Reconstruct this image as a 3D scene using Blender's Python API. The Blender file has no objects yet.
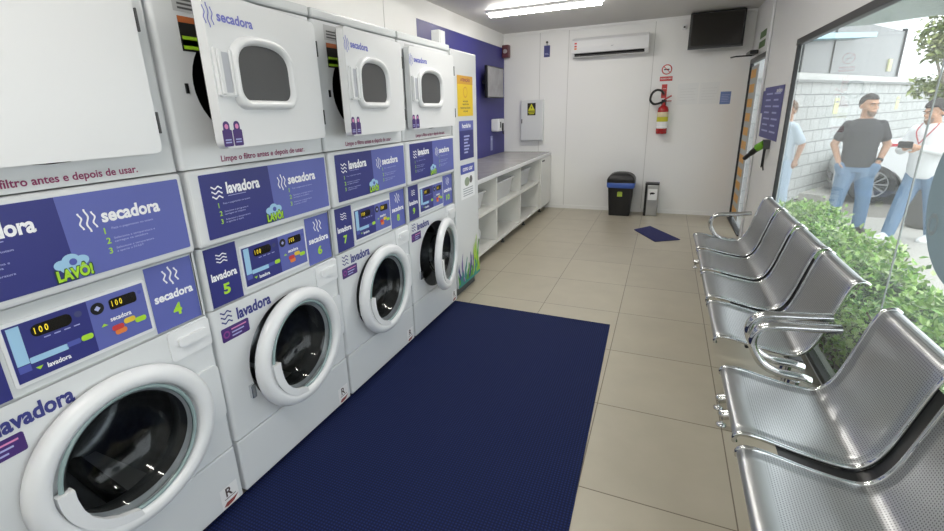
import bpy, bmesh, math, random
from mathutils import Vector, Matrix, Euler
from mathutils.geometry import tessellate_polygon
random.seed(7)
C = bpy.context.scene.collection
PI = math.pi
# ------------------------------------------------------------------ materials
def lin(h):
    h = h.lstrip('#'); o = []
    for i in (0, 2, 4):
        c = int(h[i:i+2], 16)/255
        o.append(c/12.92 if c <= .04045 else ((c+.055)/1.055)**2.4)
    return (o[0], o[1], o[2], 1)
MATS = {}
def mat(name, col='#ffffff', rough=.5, metal=0, spec=.5, emit=None, estr=0, coat=0, var=0, vscale=8, bump=0, bscale=60, alpha=1, trans=0):
    if name in MATS: return MATS[name]
    m = bpy.data.materials.new(name); m.use_nodes = True
    nt = m.node_tree; b = nt.nodes['Principled BSDF']
    c = lin(col) if isinstance(col, str) else col
    b.inputs['Base Color'].default_value = c
    b.inputs['Roughness'].default_value = rough; b.inputs['Metallic'].default_value = metal
    b.inputs['Specular IOR Level'].default_value = spec
    b.inputs['Coat Weight'].default_value = coat
    b.inputs['Alpha'].default_value = alpha
    b.inputs['Transmission Weight'].default_value = trans
    if emit:
        b.inputs['Emission Color'].default_value = lin(emit); b.inputs['Emission Strength'].default_value = estr
    if var or bump:
        tc = nt.nodes.new('ShaderNodeTexCoord')
        n = nt.nodes.new('ShaderNodeTexNoise'); n.inputs['Scale'].default_value = vscale; n.inputs['Detail'].default_value = 4
        nt.links.new(tc.outputs['Object'], n.inputs['Vector'])
        if var:
            mx = nt.nodes.new('ShaderNodeMix'); mx.data_type = 'RGBA'
            mx.inputs['A'].default_value = tuple(x*(1-var) for x in c[:3])+(1,)
            mx.inputs['B'].default_value = tuple(min(1, x*(1+var)) for x in c[:3])+(1,)
            nt.links.new(n.outputs['Fac'], mx.inputs['Factor']); nt.links.new(mx.outputs['Result'], b.inputs['Base Color'])
        if bump:
            n2 = nt.nodes.new('ShaderNodeTexNoise'); n2.inputs['Scale'].default_value = bscale
            nt.links.new(tc.outputs['Object'], n2.inputs['Vector'])
            bp = nt.nodes.new('ShaderNodeBump'); bp.inputs['Strength'].default_value = bump; bp.inputs['Distance'].default_value = .01
            nt.links.new(n2.outputs['Fac'], bp.inputs['Height']); nt.links.new(bp.outputs['Normal'], b.inputs['Normal'])
    MATS[name] = m
    return m
def glass_mat(name, tint, refl=.08, rough=.02, haze=None):
    """clear sheet: transparency with a Fresnel reflection (no refraction, so one sheet is enough)"""
    m = bpy.data.materials.new(name); m.use_nodes = True; nt = m.node_tree
    nt.nodes.remove(nt.nodes['Principled BSDF']); out = nt.nodes['Material Output']
    tr = nt.nodes.new('ShaderNodeBsdfTransparent'); tr.inputs['Color'].default_value = tint
    gl = nt.nodes.new('ShaderNodeBsdfGlossy'); gl.inputs['Roughness'].default_value = rough
    fr = nt.nodes.new('ShaderNodeFresnel'); fr.inputs['IOR'].default_value = 1.45
    mx = nt.nodes.new('ShaderNodeMixShader')
    nt.links.new(fr.outputs['Fac'], mx.inputs['Fac']); nt.links.new(tr.outputs[0], mx.inputs[1]); nt.links.new(gl.outputs[0], mx.inputs[2])
    last = mx
    if haze:
        df = nt.nodes.new('ShaderNodeBsdfTranslucent'); df.inputs['Color'].default_value = (.9, .93, .93, 1)
        m2 = nt.nodes.new('ShaderNodeMixShader'); m2.inputs['Fac'].default_value = haze
        nt.links.new(mx.outputs[0], m2.inputs[1]); nt.links.new(df.outputs[0], m2.inputs[2]); last = m2
    nt.links.new(last.outputs[0], out.inputs['Surface'])
    MATS[name] = m
    return m
enamel = mat('white_enamel', '#d8dbdd', .32, coat=.15)
enamel2 = mat('white_enamel_grey', '#ccd0d2', .38)
plastic = mat('white_plastic', '#e2e4e6', .28)
gasket = mat('grey_rubber', '#4a4c4e', .6)
dark = mat('dark_gap', '#141516', .6)
black = mat('black_plastic', '#101113', .35)
navy = mat('navy_vinyl', '#2b2f78', .4)
lilac = mat('periwinkle_vinyl', '#5b64ac', .4)
purple = mat('purple_vinyl', '#43286f', .4)
white_ink = mat('white_ink', '#f2f3f6', .5)
pale_ink = mat('pale_ink', '#aab0dc', .5)
lime = mat('lime_ink', '#a6d62f', .5)
maroon = mat('maroon_ink', '#8f2c5e', .5)
blue_ink = mat('blue_ink', '#4b55a8', .5)
navy_ink = mat('navy_ink', '#33377e', .5)
sky_ink = mat('light_blue_ink', '#9cc6e4', .5)
red_ink = mat('red_ink', '#c63a3a', .5)
orange_ink = mat('orange_ink', '#df7f3a', .5)
yellow_ink = mat('yellow_ink', '#e3c23a', .5)
pink_ink = mat('pink_ink', '#d889b8', .5)
led = mat('yellow_led', '#e9d22c', .5, emit='#f3d72a', estr=.35)
display = mat('display_glass', '#1a1714', .15)
steel = mat('brushed_steel', '#b9bbbd', .28, metal=1)
drum_steel = mat('drum_steel', '#8b8e90', .32, metal=.9, var=.4, vscale=40)
chrome = mat('chrome', '#d7d9db', .09, metal=1)
dark_steel = mat('dark_steel', '#3b3c3e', .35, metal=.8)
door_glass = glass_mat('tinted_door_glass', (.60, .62, .63, 1), rough=.04)
smoke = mat('smoked_window', '#4b4c4d', .3)
# ------------------------------------------------------------------ mesh builder
def FX(x0, y0, z0): return lambda u, v, w=0: (x0+w, y0+u, z0+v)
def FB(x0, y0, z0): return lambda u, v, w=0: (x0+u, y0-w, z0+v)
def FR(x0, y0, z0): return lambda u, v, w=0: (x0-w, y0-u, z0+v)
def FZ(x0, y0, z0): return lambda u, v, w=0: (x0+u, y0+v, z0+w)
def rrect(u0, u1, v0, v1, r, n=6):
    r = min(r, (u1-u0)/2-1e-4, (v1-v0)/2-1e-4); o = []
    for cx, cy, a in ((u1-r, v1-r, 0), (u0+r, v1-r, 90), (u0+r, v0+r, 180), (u1-r, v0+r, 270)):
        for i in range(n+1):
            t = math.radians(a+90*i/n); o.append((cx+r*math.cos(t), cy+r*math.sin(t)))
    return o
def ellipse(cu, cv, a, b=None, n=48, t0=0, t1=360):
    b = a if b is None else b; full = abs(t1-t0) >= 360
    k = n if full else n+1
    return [(cu+a*math.cos(math.radians(t0+(t1-t0)*i/n)), cv+b*math.sin(math.radians(t0+(t1-t0)*i/n))) for i in range(k)]
_fonts = {}
def text_mesh(s, bold):
    key = (s, bold)
    if key in _fonts: return _fonts[key]
    cu = bpy.data.curves.new('lettering', 'FONT'); cu.body = s; cu.size = 1; cu.offset = bold; cu.resolution_u = 3
    o = bpy.data.objects.new('lettering', cu); C.objects.link(o)
    bpy.context.view_layer.update()
    me = bpy.data.meshes.new_from_object(o.evaluated_get(bpy.context.evaluated_depsgraph_get()))
    V = [v.co.copy() for v in me.vertices]; F = [tuple(p.vertices) for p in me.polygons]
    bpy.data.objects.remove(o); bpy.data.curves.remove(cu); bpy.data.meshes.remove(me)
    x0 = min(v.x for v in V); x1 = max(v.x for v in V); y0 = min(v.y for v in V); y1 = max(v.y for v in V)
    _fonts[key] = ([((v.x-x0)/(x1-x0), (v.y-y0)/(y1-y0)) for v in V], F, (x1-x0)/(y1-y0))
    return _fonts[key]
class MB:
    def __init__(s): s.v = []; s.f = []; s.m = []; s.sm = []; s.mats = []
    def mi(s, m):
        if m not in s.mats: s.mats.append(m)
        return s.mats.index(m)
    def add(s, V, F, m, smooth=False):
        b = len(s.v); s.v += [tuple(x) for x in V]; k = s.mi(m)
        for f in F: s.f.append(tuple(i+b for i in f)); s.m.append(k); s.sm.append(smooth)
        return s
    def box(s, x0, x1, y0, y1, z0, z1, m, bev=0, seg=2, M=None):
        bm = bmesh.new(); bmesh.ops.create_cube(bm, size=1)
        for v in bm.verts:
            v.co = Vector((x0+(v.co.x+.5)*(x1-x0), y0+(v.co.y+.5)*(y1-y0), z0+(v.co.z+.5)*(z1-z0)))
        if bev: bmesh.ops.bevel(bm, geom=bm.edges[:], offset=bev, segments=seg, profile=.5, affect='EDGES')
        if M: bm.transform(M)
        bm.verts.index_update()
        s.add([v.co for v in bm.verts], [[v.index for v in f.verts] for f in bm.faces], m); bm.free(); return s
    def prism(s, poly, w0, w1, fr, m, m_side=None, smooth=False, back=True):
        n = len(poly)
        s.add([fr(u, v, w1) for u, v in poly], [range(n)], m)
        if abs(w1-w0) > 1e-9:
            if back: s.add([fr(u, v, w0) for u, v in poly], [range(n)[::-1]], m)
            s.add([fr(u, v, w0) for u, v in poly]+[fr(u, v, w1) for u, v in poly],
                  [(i, (i+1) % n, n+(i+1) % n, n+i) for i in range(n)], m_side or m, smooth)
        return s
    def flat(s, poly, w, fr, m): return s.prism(poly, w, w, fr, m)
    def rect(s, u0, u1, v0, v1, w, fr, m): return s.flat([(u0, v0), (u1, v0), (u1, v1), (u0, v1)], w, fr, m)
    def plate(s, outer, hole, w, fr, m):
        pts = outer+hole
        tri = tessellate_polygon([[Vector((u, v, 0)) for u, v in outer], [Vector((u, v, 0)) for u, v in hole]])
        F = []
        for t in tri:
            a, b, c = (pts[i] for i in t)
            F.append(t if (b[0]-a[0])*(c[1]-a[1])-(b[1]-a[1])*(c[0]-a[0]) > 0 else t[::-1])
        return s.add([fr(u, v, w) for u, v in pts], F, m)
    def loft(s, rings, m, smooth=True, closed=True, cap0=False, cap1=False):
        n = len(rings[0]); V = [p for r in rings for p in r]; F = []
        for k in range(len(rings)-1):
            for i in range(n if closed else n-1):
                j = (i+1) % n; F.append((k*n+i, k*n+j, (k+1)*n+j, (k+1)*n+i))
        s.add(V, F, m, smooth)
        if cap0: s.add(rings[0], [range(n)[::-1]], m)
        if cap1: s.add(rings[-1], [range(n)], m)
        return s
    def lathe(s, prof, fr, m, n=40, cu=0, cv=0, a=1, b=1, cap0=False, cap1=False, smooth=True):
        rings = [[fr(cu+a*r*math.cos(2*PI*i/n), cv+b*r*math.sin(2*PI*i/n), w) for i in range(n)] for r, w in prof]
        return s.loft(rings, m, smooth, True, cap0, cap1)
    def tube(s, pts, r, m, n=10, closed=False, flat=1, up=None, smooth=True):
        P = [Vector(p) for p in pts]; N = len(P); R = r if isinstance(r, (list, tuple)) else [r]*N
        T = []
        for i in range(N):
            a = P[(i-1) % N] if (closed or i > 0) else P[i]; b = P[(i+1) % N] if (closed or i < N-1) else P[i]
            T.append((b-a).normalized())
        ref = Vector(up) if up else (Vector((0, 0, 1)) if abs(T[0].z) < .9 else Vector((1, 0, 0)))
        nrm = (ref-T[0]*ref.dot(T[0])).normalized(); rings = []
        for i in range(N):
            nrm = (nrm-T[i]*nrm.dot(T[i])).normalized(); bi = T[i].cross(nrm)
            rings.append([P[i]+nrm*R[i]*math.cos(2*PI*k/n)+bi*R[i]*flat*math.sin(2*PI*k/n) for k in range(n)])
        if closed: rings.append(rings[0])
        return s.loft(rings, m, smooth, True, not closed, not closed)
    def ball(s, c, r, m, n=16, k=10):
        r = (r, r, r) if not isinstance(r, (tuple, list)) else r
        rings = [[(c[0]+r[0]*math.sin(PI*j/k)*math.cos(2*PI*i/n), c[1]+r[1]*math.sin(PI*j/k)*math.sin(2*PI*i/n), c[2]-r[2]*math.cos(PI*j/k)) for i in range(n)] for j in range(k+1)]
        rings[0] = [(c[0]+1e-4*math.cos(2*PI*i/n), c[1]+1e-4*math.sin(2*PI*i/n), c[2]-r[2]) for i in range(n)]
        rings[-1] = [(c[0]+1e-4*math.cos(2*PI*i/n), c[1]+1e-4*math.sin(2*PI*i/n), c[2]+r[2]) for i in range(n)]
        return s.loft(rings, m, True)
    def text(s, t, u0, u1, v0, v1, w, fr, m, bold=.0, fit=True):
        V, F, asp = text_mesh(t, bold)
        if not fit: u1 = u0+(v1-v0)*asp
        return s.add([fr(u0+a*(u1-u0), v0+b*(v1-v0), w) for a, b in V], F, m)
    def build(s, name, parent=None, loc=None, rot=None):
        me = bpy.data.meshes.new(name); me.from_pydata(s.v, [], s.f)
        for m in s.mats: me.materials.append(m)
        me.polygons.foreach_set('material_index', s.m); me.polygons.foreach_set('use_smooth', s.sm); me.update()
        o = bpy.data.objects.new(name, me); C.objects.link(o)
        if parent: o.parent = parent
        if loc: o.location = loc
        if rot: o.rotation_euler = rot
        return o
def smooth_path(pts, k=6):
    P = [Vector(p) for p in pts]; o = []
    for i in range(len(P)-1):
        a, b, c, d = P[max(i-1, 0)], P[i], P[i+1], P[min(i+2, len(P)-1)]
        for j in range(k):
            t = j/k
            o.append(.5*((2*b)+(c-a)*t+(2*a-5*b+4*c-d)*t*t+(3*b-a-3*c+d)*t**3))
    o.append(P[-1]); return o
def tag(o, label=None, cat=None, group=None, kind=None):
    if label: o['label'] = label
    if cat: o['category'] = cat
    if group: o['group'] = group
    if kind: o['kind'] = kind
    return o
def thing(name, label, cat, loc=(0, 0, 0), rotz=0, group=None):
    o = bpy.data.objects.new(name, None); C.objects.link(o); o.empty_display_size = .1
    o.location = loc; o.rotation_euler = (0, 0, rotz)
    return tag(o, label, cat, group)
def struct(o): o['kind'] = 'structure'; return o
def waves(mb, cu, cv, w, h, fr, wz, m, horizontal=False, th=None):
    """three wavy strokes: upright for drying, lying for washing"""
    th = th or (w*.055 if not horizontal else h*.06)
    for k in (-1, 0, 1):
        L, R = [], []
        for i in range(13):
            t = i/12-.5
            if horizontal:
                a = cu+t*w; b = cv+k*h*.36+math.sin(t*3.2*PI)*h*.085
                L.append((a, b+th)); R.append((a, b-th))
            else:
                ln = h*(1 if k == 0 else .72)
                b = cv+t*ln; a = cu+k*w*.38+math.sin(t*3.2*PI)*w*.075
                L.append((a-th, b)); R.append((a+th, b))
        V = [fr(u, v, wz) for u, v in L]+[fr(u, v, wz) for u, v in R]; n = len(L)
        F = [(i, i+1, n+i+1, n+i) for i in range(n-1)]
        if horizontal: F = [f[::-1] for f in F]
        F = [f[::-1] for f in F]
        mb.add(V, F, m)
# ------------------------------------------------------------------ the room
XL, XR, YB, YF, ZC = -.87, 2.25, 5.89, -2.6, 2.49
TW, TL, TX, TY = .5499, .5777, 1.1891, 1.1249
def floor_mat():
    m = bpy.data.materials.new('porcelain_floor_tiles'); m.use_nodes = True; nt = m.node_tree; b = nt.nodes['Principled BSDF']
    N = lambda t: nt.nodes.new(t); L = nt.links.new
    tc = N('ShaderNodeTexCoord'); sp = N('ShaderNodeSeparateXYZ'); L(tc.outputs['Object'], sp.inputs[0])
    def math_(op, a, b_=None):
        n = N('ShaderNodeMath'); n.operation = op
        for i, x in enumerate((a, b_)):
            if x is None: continue
            if isinstance(x, (int, float)): n.inputs[i].default_value = x
            else: L(x, n.inputs[i])
        return n.outputs[0]
    def edge(o, off, wd):
        f = math_('DIVIDE', math_('SUBTRACT', o, off), wd); fr = math_('FRACT', math_('ADD', f, 50))
        e = math_('MINIMUM', fr, math_('SUBTRACT', 1, fr))
        return math_('MULTIPLY', e, wd), math_('FLOOR', math_('ADD', f, 50))
    ex, ix = edge(sp.outputs[0], TX, TW); ey, iy = edge(sp.outputs[1], TY, TL)
    e = math_('MINIMUM', ex, ey); g = math_('LESS_THAN', e, .0024)
    cm = N('ShaderNodeCombineXYZ'); L(ix, cm.inputs[0]); L(iy, cm.inputs[1])
    wn = N('ShaderNodeTexWhiteNoise'); L(cm.outputs[0], wn.inputs['Vector'])
    no = N('ShaderNodeTexNoise'); no.inputs['Scale'].default_value = 5; no.inputs['Detail'].default_value = 6; L(tc.outputs['Object'], no.inputs['Vector'])
    v = math_('ADD', math_('MULTIPLY', math_('SUBTRACT', no.outputs['Fac'], .5), .22), math_('MULTIPLY', math_('SUBTRACT', wn.outputs['Value'], .5), .07))
    hs = N('ShaderNodeHueSaturation'); hs.inputs['Color'].default_value = lin('#b0a998'); L(math_('ADD', v, 1), hs.inputs['Value'])
    mx = N('ShaderNodeMix'); mx.data_type = 'RGBA'; L(g, mx.inputs['Factor']); L(hs.outputs['Color'], mx.inputs['A']); mx.inputs['B'].default_value = lin('#6e6558')
    L(mx.outputs['Result'], b.inputs['Base Color']); b.inputs['Roughness'].default_value = .33
    bp = N('ShaderNodeBump'); bp.inputs['Strength'].default_value = .3; bp.inputs['Distance'].default_value = .002; bp.invert = True
    L(g, bp.inputs['Height']); L(bp.outputs['Normal'], b.inputs['Normal'])
    return m
wallm = mat('white_panel_wall', '#eeefee', .45, var=.02, vscale=2)
seamm = mat('panel_seam', '#cccdcb', .6)
ceilm = mat('grey_white_ceiling', '#d2d1ce', .55, var=.03, vscale=2)
frame_dark = mat('graphite_frame', '#2c2d30', .35)
fl = MB().rect(XL, XR, YF, YB, 0, FZ(0, 0, 0), floor_mat()); fl.box(XL, XR+.1, YF, YB+.1, -.2, -.001, seamm)
struct(fl.build('floor'))
struct(MB().box(XL-.1, XR+.1, YF-.1, YB+.1, ZC, ZC+.1, ceilm).build('ceiling'))
wb = MB().box(XL-.1, XR+.1, YB, YB+.1, 0, ZC, wallm)
for x in (-.335, .065, 1.155): wb.rect(x-.004, x+.004, 0, ZC, .0012, FB(0, YB, 0), seamm)
struct(wb.build('wall_back'))
wl = MB().box(XL-.1, XL, YF, YB, 0, ZC, wallm)
bluewall = mat('indigo_painted_wall', '#37367f', .5, var=.03, vscale=3)
wl.box(XL, XL+.003, 1.6, YB-.001, .8, 2.30, bluewall)
struct(wl.build('wall_left'))
# low boxed-in service duct running behind the machines
struct(MB().box(XL, -.525, -2.2, 2.60, 0, 2.235, wallm).box(-.526, -.523, 2.115, 2.121, 1.8, 2.235, seamm).build('wall_service'))
struct(MB().box(XL-.1, XR+.1, YF-.1, YF, 0, ZC, wallm).build('wall_front'))
# right wall : door opening y 4.86..5.85 (z<1.93), window opening y -1.9..3.54 (z .03..1.89)
DY0, DY1, DZ = 4.80, 5.84, 1.93
WY0, WY1, WZ0, WZ1 = -1.9, 3.54, .03, 1.885
wr = MB()
for y0, y1, z0, z1 in ((YF, WY0, 0, ZC), (WY0, WY1, WZ1, ZC), (WY0, WY1, 0, WZ0), (WY1, DY0, 0, ZC), (DY0, DY1, DZ, ZC), (DY1, YB, 0, ZC)):
    wr.box(XR, XR+.03, y0, y1, z0, z1, wallm)
struct(wr.build('wall_right'))
# cornices
struct(MB().box(XL, XR, YB-.025, YB, ZC-.03, ZC, wallm).build('trim_1'))
struct(MB().tube([(XR-.014, 4.72, 0), (XR-.014, 4.72, ZC)], .013, plastic, 10).build('trim_2'))
struct(MB().box(XL, XR, YB-.012, YB, 0, .05, wallm).build('baseboard_back'))
# window
pane = glass_mat('shop_glass', (.93, .96, .955, 1), haze=.07)
w = struct(MB().box(XR-.012, XR+.03, WY0, WY1, WZ1-.045, WZ1, frame_dark, .004).box(XR-.008, XR+.022, WY1-.022, WY1, WZ0, WZ1, frame_dark, .004)
           .box(XR-.012, XR+.03, WY0, WY0+.03, WZ0, WZ1, frame_dark, .004).box(XR-.012, XR+.03, WY0, WY1, WZ0, WZ0+.03, frame_dark, .004).build('window_1'))
SEAM = 1.32
for a, b_ in ((WY0+.03, SEAM-.002), (SEAM+.002, WY1-.028)):
    struct(MB().rect(-b_, -a, WZ0+.03, WZ1-.05, 0, FR(XR+.015, 0, 0), pane).build('pane', w))
struct(MB().box(XR+.013, XR+.0175, SEAM-.003, SEAM+.003, WZ0+.03, WZ1-.05, mat('silicone', '#a9b0b0', .4)).build('glazing_joint', w))
def translucent_mat(name, col):
    m = bpy.data.materials.new(name); m.use_nodes = True; nt = m.node_tree; nt.nodes.remove(nt.nodes['Principled BSDF'])
    a = nt.nodes.new('ShaderNodeBsdfDiffuse'); b = nt.nodes.new('ShaderNodeBsdfTranslucent'); x = nt.nodes.new('ShaderNodeMixShader')
    for n in (a, b): n.inputs['Color'].default_value = lin(col)
    x.inputs[0].default_value = .35
    nt.links.new(a.outputs[0], x.inputs[1]); nt.links.new(b.outputs[0], x.inputs[2]); nt.links.new(x.outputs[0], nt.nodes['Material Output'].inputs['Surface'])
    return m
dec = MB().flat(ellipse(0, 0, .297, n=72), 0, FR(XR+.012, .885, 1.133), translucent_mat('grey_back_of_sticker', '#7f8d93'))
dec.text('O', -.25, -.185, -.165, -.085, .001, FR(XR+.012, .885, 1.133), translucent_mat('pale_grey_ink', '#b4bfc3'), .03)
tag(dec.build('window_sticker'), 'large round grey sticker seen on the shop window glass', 'sticker')
# glass door in the far end of the right wall
d = struct(MB().box(XR-.01, XR+.03, DY1-.02, DY1, 0, DZ, frame_dark, .004).build('door_1'))
struct(MB().box(XR-.01, XR+.03, DY0, DY1-.02, DZ-.05, DZ, frame_dark, .004).build('door_head', d))
struct(MB().box(XR-.01, XR+.03, DY0, DY0+.03, 0, DZ-.05, plastic, .004).build('door_jamb', d))
struct(MB().box(XR-.03, XR+.03, DY0+.03, DY1-.02, -.0, .012, dark_steel).build('door_track', d))
struct(MB().rect(-(DY1-.02), -(DY0+.03), .012, DZ-.05, 0, FR(XR+.015, 0, 0), glass_mat('frosted_door_glass', (.62, .64, .65, 1), haze=.06)).build('pane', d))
fm = MB()
fo, fg = mat('orange_film', '#e9b25c', .5), mat('grey_film', '#c3c5c4', .5)
for k in range(11):
    z = .06+k*.162
    fm.rect(-5.815, -5.28, z, z+.162, 0, FR(XR+.011, 0, 0), fg)
    fm.rect(-5.79, -5.42, z+.03, z+.125, .001, FR(XR+.011, 0, 0), fo)
struct(fm.build('safety_film', d))
cl = MB().box(XR-.10, XR-.02, 5.25, 5.55, 1.945, 1.985, black, .006).tube([(XR-.06, 5.4, 1.94), (XR-.20, 5.52, 1.95), (XR-.24, 5.62, 1.95)], .008, dark_steel, 8)
struct(cl.build('door_closer', d))
# ceiling batten lamps (one in view, two added unseen nearer the camera to light the room)
tube_m = mat('lit_tube', '#ffffff', .5, emit='#fffaf2', estr=46)
def batten(x, y, label, L=1.25):
    t = thing('batten_lamp', label, 'ceiling lamp', (x, y, ZC), 0, 'ceiling batten lamps')
    MB().box(-L/2, L/2, -.05, .05, -.03, 0, plastic, .006).build('housing', t)
    MB().box(-L/2+.03, L/2-.03, -.042, .042, -.062, -.03, tube_m, .012).build('diffuser', t)
batten(.09, 4.28, 'white ceiling batten lamp with bright tube across the far end of the room')
batten(.75, 1.9, 'added out-of-view ceiling batten lamp lighting the room between machines and seats')
batten(.75, -.9, 'added out-of-view ceiling batten lamp lighting the room by the front wall')
# ------------------------------------------------------------------ stacked laundry machines
W = .69
soft_ink = mat('soft_blue_ink', '#6d73c2', .5)
DOOR_C = (.357, .502)       # centre of washer porthole (y, z)
def info_panel(parent):
    f = FX(.0145, 0, 0); mb = MB().prism(rrect(.046, .664, 1.045, 1.262, .004, 2), -.0008, .0008, f, lilac)
    mb.flat([(.046, 1.045), (.346, 1.045), (.338, 1.262), (.046, 1.262)], .0012, f, navy)
    waves(mb, .104, 1.198, .042, .045, f, .0018, white_ink, True)
    mb.text('lavadora', .142, .288, 1.187, 1.228, .0018, f, white_ink, .035)
    mb.rect(.145, .222, 1.1795, 1.1815, .0018, f, pale_ink)
    waves(mb, .398, 1.190, .042, .062, f, .0018, white_ink)
    mb.text('secadora', .432, .592, 1.176, 1.214, .0018, f, white_ink, .035)
    for u, ls in ((.100, ('Faça o pagamento no totem', 'Selecione o programa e|carregue na máquina', 'Selecione a temperatura|e aperte o start')),
                  (.430, ('Faça o pagamento no totem', 'Selecione a temperatura e|carregue na secadora', 'Selecione a temperatura|e aperte o START'))):
        for k, t in enumerate(ls):
            v = 1.152-k*.028
            mb.text(str(k+1), u, 0, v-.007, v+.010, .0018, f, lime, .02, fit=False)
            for j, s in enumerate(t.split('|')):
                mb.text(s, u+.02, u+.02+.0046*len(s), v+.001-j*.0095, v+.0085-j*.0095, .0018, f, pale_ink, .01)
    # bubbles, basket of clothes and the green word at the bottom of the split
    for a, b_, r in ((.315, 1.092, .016), (.338, 1.100, .020), (.362, 1.093, .017), (.328, 1.082, .017), (.352, 1.082, .018)):
        mb.flat(ellipse(a, b_, r, r*.8, 18), .0016+r*.01, f, sky_ink)
    mb.flat(ellipse(.342, 1.094, .009, n=16), .0021, f, blue_ink)
    mb.text('LAVÔ!', .297, .384, 1.047, 1.090, .0026, f, mat('dark_outline', '#26491f', .5), .09)
    mb.text('LAVÔ!', .300, .381, 1.050, 1.087, .003, f, lime, .05)
    return mb.build('instruction_panel', parent)
def number_sticker(parent, n, left):
    f = FX(-.0065, 0, 0)
    u0, u1 = (.026, .156) if left else (.516, .668)
    mb = MB().prism([(u0, .80), (u1, .80), (u1, 1.012), (u0, 1.012)], -.0008, .0006, f, navy if left else lilac)
    c = (u0+u1)/2
    waves(mb, c, .968, .044 if left else .05, .034 if left else .06, f, .001, white_ink, left)
    mb.text('lavadora' if left else 'secadora', u0+.012, u1-.012, .893, .922, .001, f, white_ink, .035)
    s = str(n); w_ = .0145*len(s)
    mb.text(s, c-w_, c+w_, .834, .874, .001, f, lime, .04)
    return mb.build('number_sticker', parent)
def control_panel(parent):
    f = FX(-.008, 0, 0)
    mb = MB().prism(rrect(.166, .510, .818, .985, .008, 3), -.006, .004, f, plastic)
    mb.prism([(.174, .828), (.502, .828), (.502, .976), (.174, .976)], .004, .0055, f, lilac)
    mb.rect(.174, .352, .828, .976, .006, f, navy)
    mb.rect(.180, .205, .872, .972, .0065, f, sky_ink); mb.rect(.180, .205, .852, .870, .0065, f, blue_ink)
    mb.flat(rrect(.224, .312, .930, .962, .014, 4), .0065, f, display)
    mb.text('1 0 0', .231, .260, .938, .955, .007, f, led, .012)
    mb.flat(ellipse(.328, .950, .009, n=18), .0065, f, mat('grey_button', '#3d4272', .5))
    for k in range(4): mb.rect(.246+k*.022, .260+k*.022, .921, .924, .0065, f, pale_ink)
    mb.flat(rrect(.206, .288, .868, .884, .003), .0065, f, sky_ink); mb.flat(rrect(.286, .318, .872, .886, .003), .0065, f, blue_ink)
    mb.flat(rrect(.320, .349, .872, .888, .007), .0065, f, lime)
    mb.flat([(.212, .855), (.220, .846), (.228, .855)], .0065, f, lime); mb.text('lavadora', .236, .288, .842, .856, .0065, f, white_ink, .03)
    mb.flat(ellipse(.374, .946, .017, .017, 20), .0065, f, black); mb.flat(ellipse(.374, .946, .008, n=4), .007, f, pale_ink)
    mb.flat(rrect(.404, .478, .928, .960, .008, 3), .0065, f, display)
    mb.text('1 0 0', .411, .438, .937, .954, .007, f, led, .012)
    mb.flat(ellipse(.489, .952, .006, n=14), .0065, f, blue_ink)
    mb.flat([(.372, .890), (.380, .898), (.390, .890)], .0065, f, lime); mb.text('secadora', .398, .455, .896, .910, .0065, f, white_ink, .03)
    for a, b_, m in ((.412, .874, red_ink), (.446, .882, yellow_ink), (.476, .872, lime), (.418, .860, orange_ink)):
        mb.flat(rrect(a-.016, a+.016, b_-.008, b_+.008, .007), .0066 if m is not red_ink else .0072, f, m)
    return mb.build('control_panel', parent)
def porthole_door(parent, ang):
    cy, cz = DOOR_C; hy = .640                       # hinge line
    e = thing('washer_door', None, None); e.parent = parent; e.location = (.006, hy, cz); e.rotation_euler = (0, 0, math.radians(ang))
    f = FX(0, cy-hy, 0)
    ring = MB().lathe([(.170, .002), (.247, .002), (.252, .012), (.249, .026), (.240, .037), (.226, .043), (.210, .042), (.199, .036), (.195, .022), (.195, .004)], f, plastic, 64, a=1.055, b=.985)
    o = ring.build('door_ring', e)
    MB().lathe([(.195, .026), (.190, .031), (.184, .031), (.182, .02)], f, mat('teal_glass_rim', '#8fa3a3', .2), 56).build('glass_rim', e)
    gl = MB().lathe([(.190, .026), (.172, .022), (.155, -.02), (.125, -.075), (.06, -.095), (.001, -.10)], f, door_glass, 48)
    gl.build('door_glass', e)
    pts = ellipse(0, 0, .205, n=18, t0=176, t1=262); inn = [(-.150+.012*math.sin(PI*i/8), .012-.150*i/8-.0) for i in range(9)][::-1]
    inn = [(-.166, .012), (-.166, -.02), (-.160, -.06), (-.146, -.098), (-.120, -.132), (-.085, -.158), (-.035, -.180)]
    MB().prism(pts+inn[::-1], .018, .042, f, plastic, smooth=False).build('handle', e)
    return e
def washer_cavity(parent):
    f = FX(0, *DOOR_C)
    MB().lathe([(.241, -.002), (.226, -.02), (.214, -.03), (.214, -.055), (.198, -.065), (.196, -.09)], f, gasket, 48).build('door_gasket', parent)
    d_ = MB().lathe([(.196, -.09), (.262, -.10), (.262, -.46), (.2, -.475), (.03, -.45), (.001, -.45)], f, drum_steel, 48)
    for k in range(3):
        a = k*2*PI/3+.5
        d_.tube([(-.12, DOOR_C[0]+.235*math.cos(a), DOOR_C[1]+.235*math.sin(a)), (-.44, DOOR_C[0]+.235*math.cos(a+.15), DOOR_C[1]+.235*math.sin(a+.15))], .03, dark_steel, 8)
    d_.build('drum', parent)
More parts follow.
